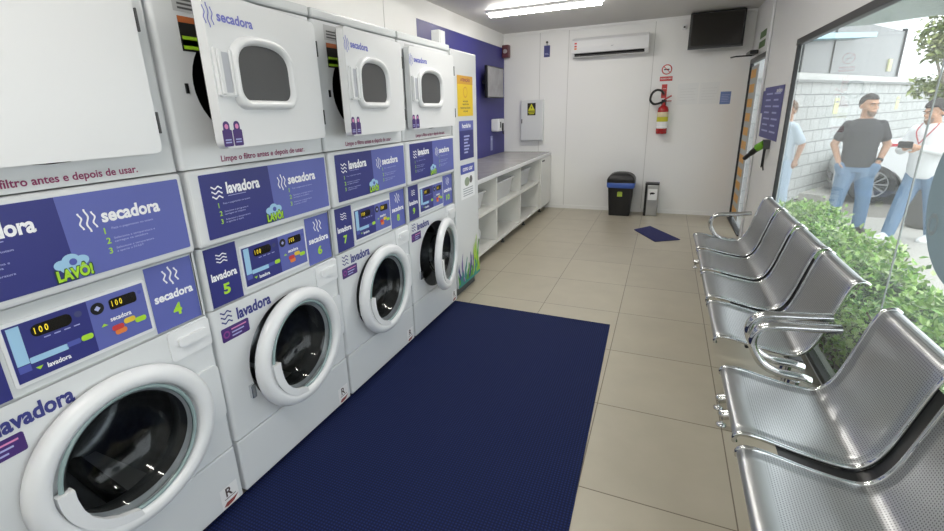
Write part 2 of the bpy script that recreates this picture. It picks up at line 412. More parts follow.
def shell(mb, z0, z1, m, x1=-.16, x0=-.50, r=.014):
    """U-shaped side skin with rounded front corners, front plane left open between y .020 and .670"""
    a, b_ = .006, .684
    pts = [(x0, a)]+[(-r+r*math.sin(math.radians(t)), a+r-r*math.cos(math.radians(t))) for t in range(0, 91, 15)]
    pts2 = [(x, a+b_-y) for x, y in pts][::-1]
    for P in (pts, pts2):
        V = [(x, y, z0) for x, y in P]+[(x, y, z1) for x, y in P]; n = len(P)
        mb.add(V, [(i, i+1, n+i+1, n+i) for i in range(n-1)], m, True)
    poly = pts+pts2
    mb.add([(x, y, z1) for x, y in poly], [range(len(poly))], m); mb.add([(x, y, z0) for x, y in poly], [range(len(poly))[::-1]], m)
def machine(k, label, nums, wash_ang, dry_ang, window=True, warn=True, right=.652):
    t = thing('laundry_stack', label, 'washer and dryer', (0, k*W, 0), 0, 'stacked washer and dryer units')
    # washer body
    mb = MB(); shell(mb, .262, .794, enamel)
    mb.plate([(.020, .262), (.670, .262), (.670, .794), (.020, .794)], ellipse(*DOOR_C, .238, .226, n=56)[::-1], 0, FX(0, 0, 0), enamel)
    mb.build('washer_body', t)
    MB().box(-.34, .0, .008, .682, .030, .256, enamel, .006).build('kick_panel', t)
    MB().box(-.34, -.03, .03, .66, 0, .03, dark).build('plinth', t)
    # logo sticker at the foot
    f = FX(.001, 0, 0)
    ls = MB().rect(.590, .664, .036, .122, 0, f, mat('sticker_white', '#e9e9ea', .4))
    ls.text('R', .612, .640, .078, .116, .0005, f, mat('brown_ink', '#4a3a3a', .5), .02)
    ls.rect(.604, .652, .070, .073, .0005, f, mat('brown_ink'))
    ls.flat([(.596, .046), (.612, .040), (.640, .044), (.662, .062), (.640, .058), (.610, .058)], .0005, f, mat('brick_ink', '#8a3b34', .5))
    ls.build('maker_sticker', t)
    hc = MB().prism(rrect(.598, .676, .400, .610, .02), 0, .010, FX(0, 0, 0), enamel).build('hinge_cover', t)
    washer_cavity(t); porthole_door(t, wash_ang)
    if wash_ang > 3: MB().box(.0, .016, .098, .120, .395, .45, chrome, .003).build('door_latch', t)
    # drawer, washer lettering, care sticker
    dr = MB().prism(rrect(.534, .678, .690, .790, .010), -.01, .006, FX(0, 0, 0), plastic).build('detergent_drawer', t)
    MB().prism(rrect(.560, .664, .733, .762, .010), .0, .014, FX(.004, 0, 0), plastic).box(.010, .0175, .566, .658, .736, .742, seamm).build('drawer_grip', dr)
    lt = MB(); f = FX(.0012, 0, 0)
    lt.text('lavadora', .106, .268, .725, .772, 0, f, navy_ink, .035); waves(lt, .062, .754, .046, .05, f, 0, navy_ink, True)
    lt.build('washer_lettering', t)
    st = MB().prism(rrect(.030, .150, .664, .716, .006), 0, .0008, FX(.0005, 0, 0), purple)
    f = FX(.0016, 0, 0); st.flat(ellipse(.050, .690, .014, n=18), 0, f, mat('magenta_ink', '#8a3f8a', .5)); st.flat(ellipse(.050, .690, .008, n=18), .0004, f, purple)
    for j in range(3): st.rect(.072, .138-.012*j, .700-.013*j, .705-.013*j, 0, f, pink_ink if j == 0 else pale_ink)
    st.build('care_sticker', t)
    # fascia
    fb = MB(); shell(fb, .798, 1.020, enamel2); fb.box(-.33, -.008, .018, .672, .799, 1.019, enamel2)
    fb.build('fascia', t)
    control_panel(t); number_sticker(t, nums[0], True); number_sticker(t, nums[1], False)
    # centre band
    MB().box(-.33, .013, .008, .682, 1.022, 1.278, enamel, .012, 3).build('instruction_band', t); info_panel(t)
    # dryer body with round mouth
    mb = MB(); shell(mb, 1.282, 1.824, enamel)
    mb.plate([(.020, 1.282), (.670, 1.282), (.670, 1.824), (.020, 1.824)], ellipse(.365, 1.545, .262, .205, 48)[::-1], 0, FX(0, 0, 0), enamel)
    mb.build('dryer_body', t)
    MB().lathe([(1, 0), (1, -.30), (.3, -.32), (.001, -.32)], FX(0, 0, 0), dark, 40, .365, 1.545, .262, .205).build('dryer_drum', t)
    MB().box(-.34, .004, .006, .684, 1.829, 1.868, enamel2, .008).build('top_cover', t)
    lt = MB().text('Limpe o filtro antes e depois de usar.', .155, .563, 1.289, 1.316, 0, FX(.0012, 0, 0), maroon, .02); lt.build('dryer_lettering', t)
    if warn:
        f = FX(.0012, 0, 0); ws = MB().rect(.088, .190, 1.640, 1.740, 0, f, mat('label_black', '#1c1a18', .5))
        ws.rect(.088, .190, 1.722, 1.740, .0005, f, mat('label_orange', '#b4622d', .5)); ws.rect(.080, .190, 1.752, 1.812, 0, f, mat('label_grey', '#b4b6b8', .5))
        for j in range(3): ws.rect(.095, .17, 1.79-.012*j, 1.784-.012*j, .0005, f, smoke)
        for j in range(2): ws.rect(.094, .16, 1.684-.010*j, 1.656-.010*j, .0005, f, lime)
        ws.build('warning_label', t); MB().box(0, .006, .072, .082, 1.515, 1.545, black, .001).build('door_catch', t)
    # dryer door
    hy = .655
    e = thing('dryer_door', None, None); e.parent = t; e.location = (.004, hy, 0); e.rotation_euler = (0, 0, math.radians(dry_ang))
    f = FX(0, -hy, 0)
    MB().prism(rrect(.055, right-.005, 1.351, 1.790, .018), 0, .006, f, gasket).prism(rrect(.050, right, 1.346, 1.795, .022), .006, .040, f, plastic).build('door_panel', e)
    for z in (1.43, 1.70): MB().box(-.004, .043, right-.652, right-.647, z-.03, z+.03, gasket, .002).build('hinge', e)
    if window:
        def arch(du, n=8):
            o = []
            u0, u1, v0, vm, vt = .122-du, .452+du, 1.462-du, 1.60, 1.704+du
            o += rrect(u0, u1, v0, v0+.2, .05+du*.4, n)[2*(n+1):]            # lower corners
            c = (u0+u1)/2
            for i in range(0, 25):
                a = PI*i/24; o.append((c+(u1-u0)/2*(abs(math.cos(a))**.80)*(1 if math.cos(a) >= 0 else -1), vm-.01+(vt-vm)*(math.sin(a)**.80)))
            return o
        A, B = arch(0), arch(-.030)
        prof = [(A, .040), (arch(-.003), .054), (arch(-.009), .061), (arch(-.018), .061), (arch(-.026), .055), (B, .044)]
        MB().loft([[f(u, v, w_) for u, v in P] for P, w_ in prof], plastic).build('window_ring', e)
        MB().flat(arch(-.028), .0455, f, smoke).build('window_glass', e)
        hd = MB().prism(rrect(.058, .130, 1.500, 1.640, .008), .040, .050, f, plastic)
        hd.prism(rrect(.078, .112, 1.512, 1.628, .006), .050, .0505, f, mat('recess_grey', '#b9bcc4', .5))
        hd.box(.050, .056, .062-hy, .078-hy, 1.506, 1.634, plastic, .003).box(.050, .056, .112-hy, .126-hy, 1.506, 1.634, plastic, .003)
        hd.build('handle', e)
        lt = MB(); waves(lt, .066, 1.725, .040, .066, f, .0412, soft_ink); lt.text('secadora', .100, .262, 1.714, 1.744, .0412, f, soft_ink, .03)
        lt.build('door_lettering', e)
        bt = MB()
        for u in (.064, .110):
            bt.flat(rrect(u-.021, u+.021, 1.352, 1.402, .004), .0412, f, purple); bt.flat(rrect(u-.014, u+.014, 1.39, 1.428, .013), .0411, f, purple)
            bt.flat(ellipse(u, 1.412, .008, n=14), .0416, f, pink_ink); bt.rect(u-.013, u+.013, 1.362, 1.366, .0416, f, pale_ink); bt.rect(u-.013, u+.013, 1.370, 1.374, .0416, f, pale_ink)
        bt.build('bottle_stickers', e)
    return t
machine(-1, 'stacked white washer and dryer numbered 4, dryer front plain and windowless', (3, 4), 0, 0, window=False, warn=False, right=.62)
machine(0, 'stacked white washer and dryer numbered 5 and 6 with both doors ajar', (5, 6), 4.5, 9.5)
machine(1, 'stacked white washer and dryer numbered 7 and 8', (7, 8), 2.5, 7)
machine(2, 'stacked white washer and dryer numbered 9 and 10, washer door swung wide open', (9, 10), 11, 0)
# ------------------------------------------------------------------ tall white cabinet with notices, beside the machines
t = thing('tall_cabinet', 'tall white narrow cabinet with notices standing between machines and folding counter', 'cabinet', (0, 2.115, 0))
MB().box(-.33, -.012, 0, .47, .085, 1.855, enamel, .006).build('carcass', t)
MB().box(-.33, -.05, .03, .44, 0, .085, gasket).build('plinth', t)
MB().box(-.09, -.02, .471, .480, .78, 1.02, gasket, .002).build('edge_strip', t)
f = FX(-.0105, 0, 0)
yb = mat('poster_yellow', '#e6c42c', .5); oc = mat('poster_ochre', '#d3a03a', .5)
p_ = MB().rect(.090, .385, 1.405, 1.690, 0, f, yb); p_.rect(.090, .385, 1.630, 1.690, .0005, f, oc)
p_.text('ATENÇÃO', .15, .33, 1.645, 1.675, .001, f, maroon, .03)
p_.flat(ellipse(.238, 1.575, .04, n=24), .0005, f, oc); p_.flat(ellipse(.238, 1.575, .031, n=24), .001, f, yb)
for j, s in enumerate(('NÃO DEIXE', 'OBJETOS NOS', 'BOLSOS DAS ROUPAS', 'AO LAVAR')):
    w_ = .011*len(s); p_.text(s, .238-w_/2, .238+w_/2, 1.505-j*.024, 1.518-j*.024, .0005, f, gasket, .02)
p_.build('yellow_notice', t)
p_ = MB().rect(.105, .385, 1.085, 1.370, 0, f, navy); p_.rect(.105, .385, 1.30, 1.370, .0005, f, lilac)
p_.text('horário', .16, .33, 1.318, 1.352, .001, f, white_ink, .03)
for j in range(6): p_.rect(.19, .30-.02*(j % 3), 1.25-j*.024, 1.262-j*.024, .001, f, pale_ink)
p_.build('navy_notice', t)
p_ = MB().rect(.110, .390, .780, 1.045, 0, f, mat('paper', '#eceef0', .6)); p_.rect(.110, .390, .975, 1.045, .0005, f, blue_ink)
p_.text('como usar', .15, .35, .995, 1.022, .001, f, white_ink, .02)
p_.flat(ellipse(.23, .91, .05, .035, 20), .0005, f, mat('sage', '#8f9c86', .5)); p_.flat(ellipse(.31, .92, .03, n=20), .0005, f, smoke)
for j in range(4): p_.rect(.15, .35, .855-j*.018, .862-j*.018, .0005, f, mat('grey_ink', '#9aa0a8', .5))
p_.build('white_notice', t)
# painted water plants along the lower edge
pl = MB()
cols = [mat('leaf_green', '#5aa23a', .5), mat('leaf_lime', '#a7cf36', .5), mat('leaf_teal', '#2f8b86', .5), mat('leaf_indigo', '#4a4a8c', .5), mat('leaf_violet', '#6d5a9c', .5)]
rnd = random.Random(3)
for i, (u, h, wd, c_, ln) in enumerate([(.05, .20, .05, 3, -.02), (.10, .27, .045, 4, .0), (.15, .22, .05, 2, .03), (.20, .16, .06, 0, .02), (.25, .24, .05, 3, .02), (.30, .22, .05, 4, .03), (.33, .30, .05, 1, .03), (.38, .36, .055, 1, .02), (.42, .31, .05, 0, .02), (.08, .12, .07, 2, .0), (.28, .12, .07, 0, .0), (.36, .16, .06, 2, .01), (.02, .13, .04, 0, -.01), (.43, .2, .04, 1, .01)]):
    L, R = [], []
    for j in range(11):
        s_ = j/10; c0 = u+ln*s_+.012*math.sin(s_*6+i); hw = wd*.5*(1-s_)**.6*(1+.25*math.sin(s_*20+i)); L.append((c0-hw, .088+h*s_)); R.append((c0+hw, .088+h*s_))
    P = [(min(.468, max(.002, a)), b_) for a, b_ in L+R[::-1]]
    pl.flat(P, .0004+i*.0002, f, cols[c_])
pl.rect(.002, .468, .087, .11, .0035, f, cols[2])
pl.build('painted_plants', t)
# ------------------------------------------------------------------ folding counter
CX = -.15
t = thing('folding_counter', 'long white open shelf counter with grey top under the indigo wall', 'counter', (CX, 2.62, 0))
marble = mat('grey_marble', '#a3a29f', .25, var=.22, vscale=6)
Ln = YB-.013-2.62
MB().box(XL-CX+.012, .015, 0, Ln, .795, .835, plastic, .004).rect(0, 0, 0, 0, 0, FZ(0, 0, 0), plastic).box(XL-CX+.014, .008, .004, Ln-.004, .833, .838, marble, .001).build('counter_top', t)
cab = mat('white_melamine', '#e3e3df', .4)
MB().box(XL-CX+.012, XL-CX+.03, 0, Ln, .10, .795, cab).build('back_panel', t)
for z in (.095, .470): MB().box(XL-CX+.03, 0, 0, Ln, z, z+.028, cab, .002).build('shelf', t)
divs = [0, .84, 1.71, 2.63, Ln-.02]
for y in divs: MB().box(XL-CX+.03, -.002, y, y+.02, .123, .795, cab, .002).build('divider', t)
dr = MB().box(0, .018, 2.645, Ln-.004, .10, .79, cab, .003).build('door', t)
MB().box(.018, .030, 2.69, 2.80, .745, .765, gasket, .003).build('door_handle', dr)
for y in (.35, 1.2, 2.05, 2.9):
    MB().tube([(-.06, y, 0), (-.06, y, .012), (-.06, y, .0121), (-.06, y, .095)], [.022, .022, .012, .012], gasket, 12).build('foot', t)
# baskets on the upper shelf
def basket(y, x, wd, dp, h, label):
    b_ = thing('laundry_basket', label, 'basket', (x, y, .498), 0, 'white laundry baskets on the upper shelf')
    bm_ = MATS.setdefault('bk', None) or MATS.update(bk=translucent_mat('basket_plastic', '#eeefef')) or MATS['bk']
    mb = MB(); n = 5
    rings = []
    for z, s in ((.002, .86), (h, 1)):
        rings.append([(u, v, z) for u, v in rrect(-dp/2*s, dp/2*s, -wd/2*s, wd/2*s, .04)])
    mb.loft(rings, bm_, True); mb.add(rings[0], [range(len(rings[0]))], bm_); mb.build('basket_body', b_)
    m2 = MB(); rim = [(u, v, h) for u, v in rrect(-dp/2-.008, dp/2+.008, -wd/2-.008, wd/2+.008, .045)]
    m2.tube(rim, .010, plastic, 8, True); m2.build('rim', b_)
    MB().tube(smooth_path([(dp/2+.004, -wd*.28, h), (dp/2+.03, -wd*.2, h+.012), (dp/2+.03, wd*.2, h+.012), (dp/2+.004, wd*.28, h)], 5), .008, plastic, 8).build('handle', b_)
basket(3.08, -.44, .50, .42, .17, 'white plastic laundry basket in the shelf bay next to the tall cabinet')
basket(3.90, -.42, .60, .44, .20, 'white plastic laundry basket in the middle shelf bay')
basket(4.80, -.44, .56, .42, .20, 'white plastic laundry basket in the shelf bay next to the counter door')
g = thing('detergent_jug', 'small white jug with dark cap on the lower counter shelf', 'jug', (-.33, 3.12, .123))
MB().lathe([(.001, 0), (.075, .002), (.08, .03), (.078, .14), (.05, .18), (.028, .20), (.028, .215)], FZ(0, 0, 0), plastic, 24).build('jug_body', g)
MB().lathe([(.032, .212), (.032, .245), (.001, .247)], FZ(0, 0, 0), black, 18).build('cap', g)
MB().tube(smooth_path([(.035, .03, .18), (.085, .05, .17), (.09, .05, .11), (.07, .04, .07)], 5), .012, plastic, 8).build('handle', g)
# ------------------------------------------------------------------ on top of the machines / left wall
t = thing('router_box', 'small white upright box standing on top of the far machine', 'box', (-.06, 2.025, 1.869))
MB().box(-.03, .03, -.04, .04, 0, .088, plastic, .004).build('box_body', t)
MB().box(.03, .036, -.036, .036, .004, .084, enamel, .002).box(-.026, .026, .04, .043, .02, .075, enamel, .001).build('lid', t)
t = thing('television', 'flat wall television on the indigo wall showing a pale grey picture', 'television', (XL, 5.15, 1.80))
tvs = mat('tv_picture', '#77777a', .12, var=.45, vscale=7, emit='#8a8a90', estr=.12)
MB().box(.09, .13, -.32, .33, -.195, .195, black, .006).build('screen_casing', t)
MB().rect(-.305, .315, -.18, .18, .1312, FX(0, 0, 0), tvs).build('screen', t)
MB().box(.001, .09, -.10, .10, -.10, .10, black, .004).box(.03, .06, -.25, .25, -.02, .02, black).build('wall_bracket', t)
t = thing('wall_dispenser', 'white dispenser with black lever on the indigo wall above counter', 'dispenser', (XL+.003, 5.42, 1.14))
MB().box(0, .12, -.13, .13, .02, .19, plastic, .02, 3).build('dispenser_body', t)
MB().box(.118, .135, .0, .045, .03, .13, black, .005).tube([(.125, .02, .04), (.13, .035, -.02)], .009, black, 8).build('lever', t)
MB().rect(-.08, -.03, .07, .15, .1205, FX(0, 0, 0), gasket).build('vent_grille', t)
st = MB().box(0, .004, 5.27, 5.35, .90, 1.10, mat('pale_blue_card', '#8f94bd', .5), .001)
st.rect(5.285, 5.335, 1.04, 1.07, .0045, FX(0, 0, 0), pale_ink); st = st.build('wall_card', None, (XL+.003, 0, 0)); tag(st, 'narrow pale blue card under the white dispenser on indigo wall', 'card')
# corner alarm
t = thing('alarm_siren', 'small dark red alarm siren high in the far left corner', 'alarm', (XL+.055, YB-.06, 2.25))
rd = mat('dark_red_plastic', '#5a2730', .35)
MB().box(-.05, .05, -.05, .05, -.085, .085, rd, .012, 3).build('siren_body', t)
MB().lathe([(.03, 0), (.03, .012), (.018, .018), (.001, .018)], FB(0, -.05, -.0), mat('siren_lens', '#a9a0a4', .3), 20).build('lens', t)
MB().box(-.035, .035, .05, .058, -.05, .05, black).build('mount', t)
# ------------------------------------------------------------------ back wall
f = FB(0, YB, 0)
t = thing('electrical_cabinet', 'white wall electrical box with yellow warning triangle sticker', 'electrical box', (-.42, YB, 1.0))
MB().box(-.165, .165, -.09, 0, 0, .575, enamel, .006).build('box_body', t)
MB().box(-.158, .158, -.100, -.09, .008, .567, enamel, .004).build('door', t)
g_ = FB(0, -.1015, 0); yl = mat('warning_yellow', '#d9d82e', .5)
MB().rect(-.06, .06, .36, .53, 0, g_, mat('label_black')).flat([(-.052, .425), (.052, .425), (0, .522)], .0005, g_, yl).flat([(-.008, .435), (.01, .47), (0, .472), (.006, .50), (-.012, .465), (0, .463)], .001, g_, mat('label_black')).rect(-.05, .05, .40, .412, .0005, g_, yl).rect(-.04, .04, .378, .388, .0005, g_, yl).build('warning_sticker', t)
MB().box(-.150, -.135, -.108, -.10, .25, .31, gasket, .002).build('latch', t)
t = thing('hanging_tag', 'small indigo sign hanging from a black hook beside air conditioner', 'sign', (-.235, YB, 2.14))
MB().box(-.042, .042, -.012, -.004, 0, .15, navy, .002).rect(-.028, .028, .03, .035, 0, FB(0, -.0125, 0), pale_ink).rect(-.028, .02, .045, .05, 0, FB(0, -.0125, 0), pale_ink).build('sign_plate', t)
MB().ball((0, -.015, .19), .016, black).tube([(0, -.008, .15), (0, -.008, .19)], .004, black, 6).build('hook', t)
# air conditioner
t = thing('air_conditioner', 'white split air conditioner high on the back wall', 'air conditioner', (.62, YB, 2.09))
prof = [(0, .01), (.10, 0), (.17, .012), (.205, .05), (.215, .12), (.205, .20), (.17, .235), (0, .24)]
def ac_ring(x): return [(x, -a, b_) for a, b_ in prof]
MB().loft([ac_ring(-.475), ac_ring(.475)], plastic, False, True, True, True).build('casing', t)
MB().add([(-.44, -.178, .006), (.43, -.178, .006), (.43, -.208, .042), (-.44, -.208, .042)], [(0, 1, 2, 3)], dark).build('air_outlet', t)
MB().box(-.43, .42, -.205, -.185, .012, .018, gasket).build('louver', t)
MB().rect(-.44, -.41, .12, .14, 0, FB(0, -.2165, 0), red_ink).rect(-.44, -.41, .155, .175, 0, FB(0, -.2135, 0), red_ink).rect(-.44, -.41, .09, .11, 0, FB(0, -.2155, 0), orange_ink).text('AC', .02, .06, .10, .115, 0, FB(0, -.2155, 0), mat('grey_ink')).build('stickers', t)
# television hung high on the back wall
t = thing('wall_monitor', 'black television hanging high near the far right corner of ceiling', 'television', (1.83, 5.72, 2.08))
MB().box(-.29, .29, -.05, .03, 0, .40, black, .012, 3).build('screen_casing', t)
MB().rect(-.265, .265, .03, .375, .0505, FB(0, 0, 0), display).build('screen', t)
MB().box(-.29, .29, -.053, -.03, -.006, .012, gasket, .003).build('lower_bezel', t)
MB().box(-.05, .05, .03, .155, .15, .25, black).build('wall_bracket', t)
t = thing('security_camera', 'tiny white camera with black eye at the back wall near the ceiling', 'camera', (1.485, YB, 2.36))
MB().box(-.025, .025, -.03, 0, -.03, .03, plastic, .006).build('camera_body', t); MB().lathe([(.012, .03), (.012, .036), (.001, .036)], FB(0, 0, 0), black, 14).build('lens', t)
# fire corner
t = thing('no_smoking_sign', 'round no smoking sign above a red text strip on back wall', 'sign', (1.33, YB, 1.79))
g_ = FB(0, -.001, 0); wsn = mat('sign_white', '#eef0f0', .5)
mb = MB().rect(-.08, .08, -.06, .16, 0, g_, wsn); mb.flat(ellipse(0, .09, .062, n=32), .0005, g_, red_ink); mb.flat(ellipse(0, .09, .050, n=32), .001, g_, wsn)
mb.rect(-.035, .03, .083, .097, .0015, g_, black); mb.flat([(-.040, .122), (-.034, .128), (.040, .058), (.034, .052)][::-1], .002, g_, red_ink); mb.rect(-.075, .075, -.05, .005, .0005, g_, red_ink); mb.text('PROIBIDO FUMAR', -.065, .065, -.03, -.012, .001, g_, wsn, .02)
mb.build('sign_face', t)
t = thing('extinguisher_sign', 'narrow upright red sign above the fire extinguisher', 'sign', (1.32, YB, 1.53))
MB().box(-.032, .032, -.004, 0, 0, .17, red_ink, .001).text('EXTINTOR', -.022, .022, .11, .122, 0, FB(0, -.0045, 0), wsn, .02).rect(-.02, .02, .03, .09, 0, FB(0, -.0045, 0), mat('brick_ink')).build('sign_face', t)
t = thing('fire_extinguisher', 'red fire extinguisher with black hose hanging on the back wall', 'fire extinguisher', (1.33, YB-.075, 1.08))
er = mat('extinguisher_red', '#a81f22', .25)
MB().lathe([(.001, 0), (.062, 0), (.066, .012), (.066, .30), (.055, .335), (.025, .36), (.018, .375), (.018, .40)], FZ(0, 0, 0), er, 28).build('cylinder', t)
MB().lathe([(.0672, .07), (.0672, .155)], FZ(0, 0, 0), wsn, 28).lathe([(.0674, .155), (.0674, .215)], FZ(0, 0, 0), mat('label_yellow', '#c8c22c', .5), 28).lathe([(.0672, .215), (.0672, .275)], FZ(0, 0, 0), mat('label_cream', '#e0d3b0', .5), 28).build('label_band', t)
MB().tube(smooth_path([(0, -.01, .41), (-.06, -.02, .385), (-.12, -.02, .38), (-.165, -.02, .43), (-.15, -.02, .51), (-.10, -.02, .55), (-.04, -.02, .54), (-.01, -.02, .50)], 6), .014, black, 10).build('hose', t)
MB().box(-.02, .02, -.02, .02, .395, .43, dark_steel, .004).box(.0, .09, -.012, .012, .405, .417, er, .003).tube([(.0, 0, .43), (.085, 0, .475)], .009, er, 8).build('valve', t)
MB().box(-.02, .02, .02, .075, .38, .40, dark_steel).box(-.03, .03, .063, .075, .33, .43, dark_steel).build('wall_bracket', t)
# three papers in sleeves
def paper(x, z, w_, h, m, label, name='notice_sheet', lines=True, ink=None):
    mb = MB().box(-w_/2, w_/2, -.003, 0, 0, h, m, .0008); g_ = FB(0, -.0034, 0)
    for j in range(5): mb.rect(-w_*.38, w_*(.38-.1*(j % 2)), h*(.2+.13*j), h*(.2+.13*j)+.006, 0, g_, ink)
    return tag(mb.build(name, None, (x, YB, z)), label, 'notice')
pale = mat('sheet_white', '#e9ebeb', .3); fa = mat('faint_ink', '#dfe1e1', .5)
paper(1.60, 1.44, .24, .26, pale, 'blank looking white sheet on back wall next to the fire extinguisher', ink=fa)
paper(1.845, 1.44, .22, .26, pale, 'blank looking white sheet on back wall beside the blue notice', ink=fa)
paper(2.03, 1.43, .115, .15, mat('notice_blue', '#6f86bb', .5), 'small blue notice on back wall near the door', ink=pale_ink)
# bins
t = thing('waste_bin', 'black waste bin with domed lid and blue bag by the back wall', 'bin', (.89, 5.66, 0))
bp_ = mat('bin_black', '#121214', .4)
def rr(z, a, b_, r=.03): return [(u, v, z) for u, v in rrect(-a, a, -b_, b_, r)]
MB().loft([rr(.002, .135, .11), rr(.42, .165, .13)], bp_, True, True, True, False).build('bin_body', t)
MB().loft([rr(.385, .170, .134), rr(.40, .178, .142), rr(.455, .180, .144), rr(.462, .172, .138)], mat('bag_blue', '#3f5fae', .35), True).build('bag_rim', t)
L = [rr(.44, .178, .142), rr(.475, .180, .144)]
for k in range(1, 8):
    a = k/8*PI/2; L.append(rr(.475+.115*math.sin(a), max(.18*math.cos(a)**.8, .02), .144*math.cos(a)**.6+.005, .02))
MB().loft(L, bp_, True, True, False, True).build('lid', t)
g_ = FB(0, -.137, 0); MB().rect(-.035, .03, .27, .33, .0, FB(0, -.126, 0), mat('sticker_lime', '#b9cf52', .5)).flat(ellipse(-.0025, .335, .026, n=20), 0, FB(0, -.126, 0), mat('sticker_lime')).rect(-.02, .015, .285, .292, .0006, FB(0, -.126, 0), lime).build('sticker', t)
t = thing('ashtray_bin', 'slim steel upright bin with white notice, standing beside the black bin', 'bin', (1.285, 5.72, 0))
MB().box(-.085, .085, -.07, .07, .0, .425, steel, .012, 3).build('bin_body', t)
MB().box(-.0865, -.055, -.0722, .072, .0, .42, black, .004).box(-.088, .088, -.073, .073, .42, .445, black, .006).build('dark_trim', t)
g_ = FB(0, -.0708, 0); MB().rect(-.045, .068, .22, .37, 0, g_, wsn).flat(ellipse(.008, .31, .032, .014, 20), .0006, g_, black).flat([(-.02, .30), (-.005, .30), (-.012, .285)], .0006, g_, black).build('notice', t)
# mats
dm = MB().prism([(1.138, 4.80), (1.384, 4.318), (1.636, 4.482), (1.310, 5.035)], .001, .009, FZ(0, 0, 0), mat('navy_mat', '#24285f', .85, var=.15, vscale=40, bump=.6, bscale=300))
tag(dm.build('door_mat'), 'small navy blue mat lying askew on the tiles near the bins', 'mat')
def mat_rib():
    m = bpy.data.materials.new('navy_wave_runner'); m.use_nodes = True; nt = m.node_tree; b = nt.nodes['Principled BSDF']; L = nt.links.new
    tc = nt.nodes.new('ShaderNodeTexCoord'); mp = nt.nodes.new('ShaderNodeMapping'); mp.inputs['Rotation'].default_value = (0, 0, PI/2)
    wv = nt.nodes.new('ShaderNodeTexWave'); wv.wave_type = 'BANDS'; wv.inputs['Scale'].default_value = 26; wv.inputs['Distortion'].default_value = 0
    w2 = nt.nodes.new('ShaderNodeTexWave'); w2.wave_type = 'BANDS'; w2.bands_direction = 'Y'; w2.inputs['Scale'].default_value = 26
    L(tc.outputs['Object'], wv.inputs['Vector']); L(tc.outputs['Object'], w2.inputs['Vector'])
    mu = nt.nodes.new('ShaderNodeMath'); mu.operation = 'MULTIPLY'; L(wv.outputs['Fac'], mu.inputs[0]); L(w2.outputs['Fac'], mu.inputs[1])
    mx = nt.nodes.new('ShaderNodeMix'); mx.data_type = 'RGBA'; mx.inputs['A'].default_value = lin('#0d1535'); mx.inputs['B'].default_value = lin('#1d2e68')
    no = nt.nodes.new('ShaderNodeTexNoise'); no.inputs['Scale'].default_value = 2; L(tc.outputs['Object'], no.inputs['Vector'])
    L(mu.outputs[0], mx.inputs['Factor']); L(mx.outputs['Result'], b.inputs['Base Color']); b.inputs['Roughness'].default_value = .8; b.inputs['Specular IOR Level'].default_value = .2
    bp = nt.nodes.new('ShaderNodeBump'); bp.inputs['Strength'].default_value = .35; bp.inputs['Distance'].default_value = .004
    L(mu.outputs[0], bp.inputs['Height']); L(bp.outputs['Normal'], b.inputs['Normal']); return m
rm = MB().prism([(-.025, -1.6), (1.245, -1.6), (1.152, 2.045), (-.025, 2.07)], .001, .008, FZ(0, 0, 0), mat_rib(), mat('mat_edge', '#8a8a88', .6))
tag(rm.build('floor_runner'), 'wide navy blue ribbed floor runner laid along the washing machines', 'mat')
# ------------------------------------------------------------------ poster and handset by the door
f = FR(XR, 0, 0)
mb = MB().flat([(-4.60, 1.11), (-3.74, 1.11), (-3.74, 1.57), (-4.60, 1.57)], .002, f, mat('poster_indigo', '#3b3d86', .45))
mb.rect(-4.70, -4.58, 1.33, 1.54, .0015, f, mat('poster_indigo'))
for j in range(7):
    for a, b_ in ((-4.5, -4.2), (-4.12, -3.86)): mb.rect(a, b_-.06*(j % 2), 1.17+j*.055, 1.185+j*.055, .003, f, pale_ink)
mb.text('aviso', -4.05, -3.82, 1.515, 1.55, .003, f, white_ink, .03)
tag(mb.build('wall_poster'), 'indigo poster with pale text on the right wall beside the window', 'poster')
t = thing('handset', 'black rod shaped handset with green end on the right wall below the poster', 'handset', (XR, 4.02, 1.0))
MB().tube(smooth_path([(-.05, 0, .06), (-.08, .05, .03), (-.12, .13, -.03), (-.15, .19, -.075)], 4), [.030]*4+[.026]*4+[.02]*5, black, 12).build('grip', t)
MB().tube([(-.04, -.01, .075), (-.085, .035, .035)], .034, mat('lime_plastic', '#6fae2c', .4), 12).build('green_collar', t)
MB().box(-.05, 0, -.05, .05, .03, .11, gasket, .006).build('wall_holder', t)
MB().tube(smooth_path([(-.03, -.03, .03), (-.03, -.03, -.10), (-.02, -.02, -.16)], 4), .006, black, 6).tube(smooth_path([(-.03, .03, .03), (-.03, .035, -.14)], 4), .006, black, 6).build('cord', t)
gs = MB().rect(-5.42, -5.05, 2.10, 2.17, .001, FR(XR, 0, 0), mat('exit_green', '#5d7a4c', .5)).rect(-5.42, -5.05, 2.0, 2.07, .001, FR(XR, 0, 0), mat('exit_green')).build('exit_sticker')
tag(gs, 'small green exit sticker on the wall above the glass door', 'sign')
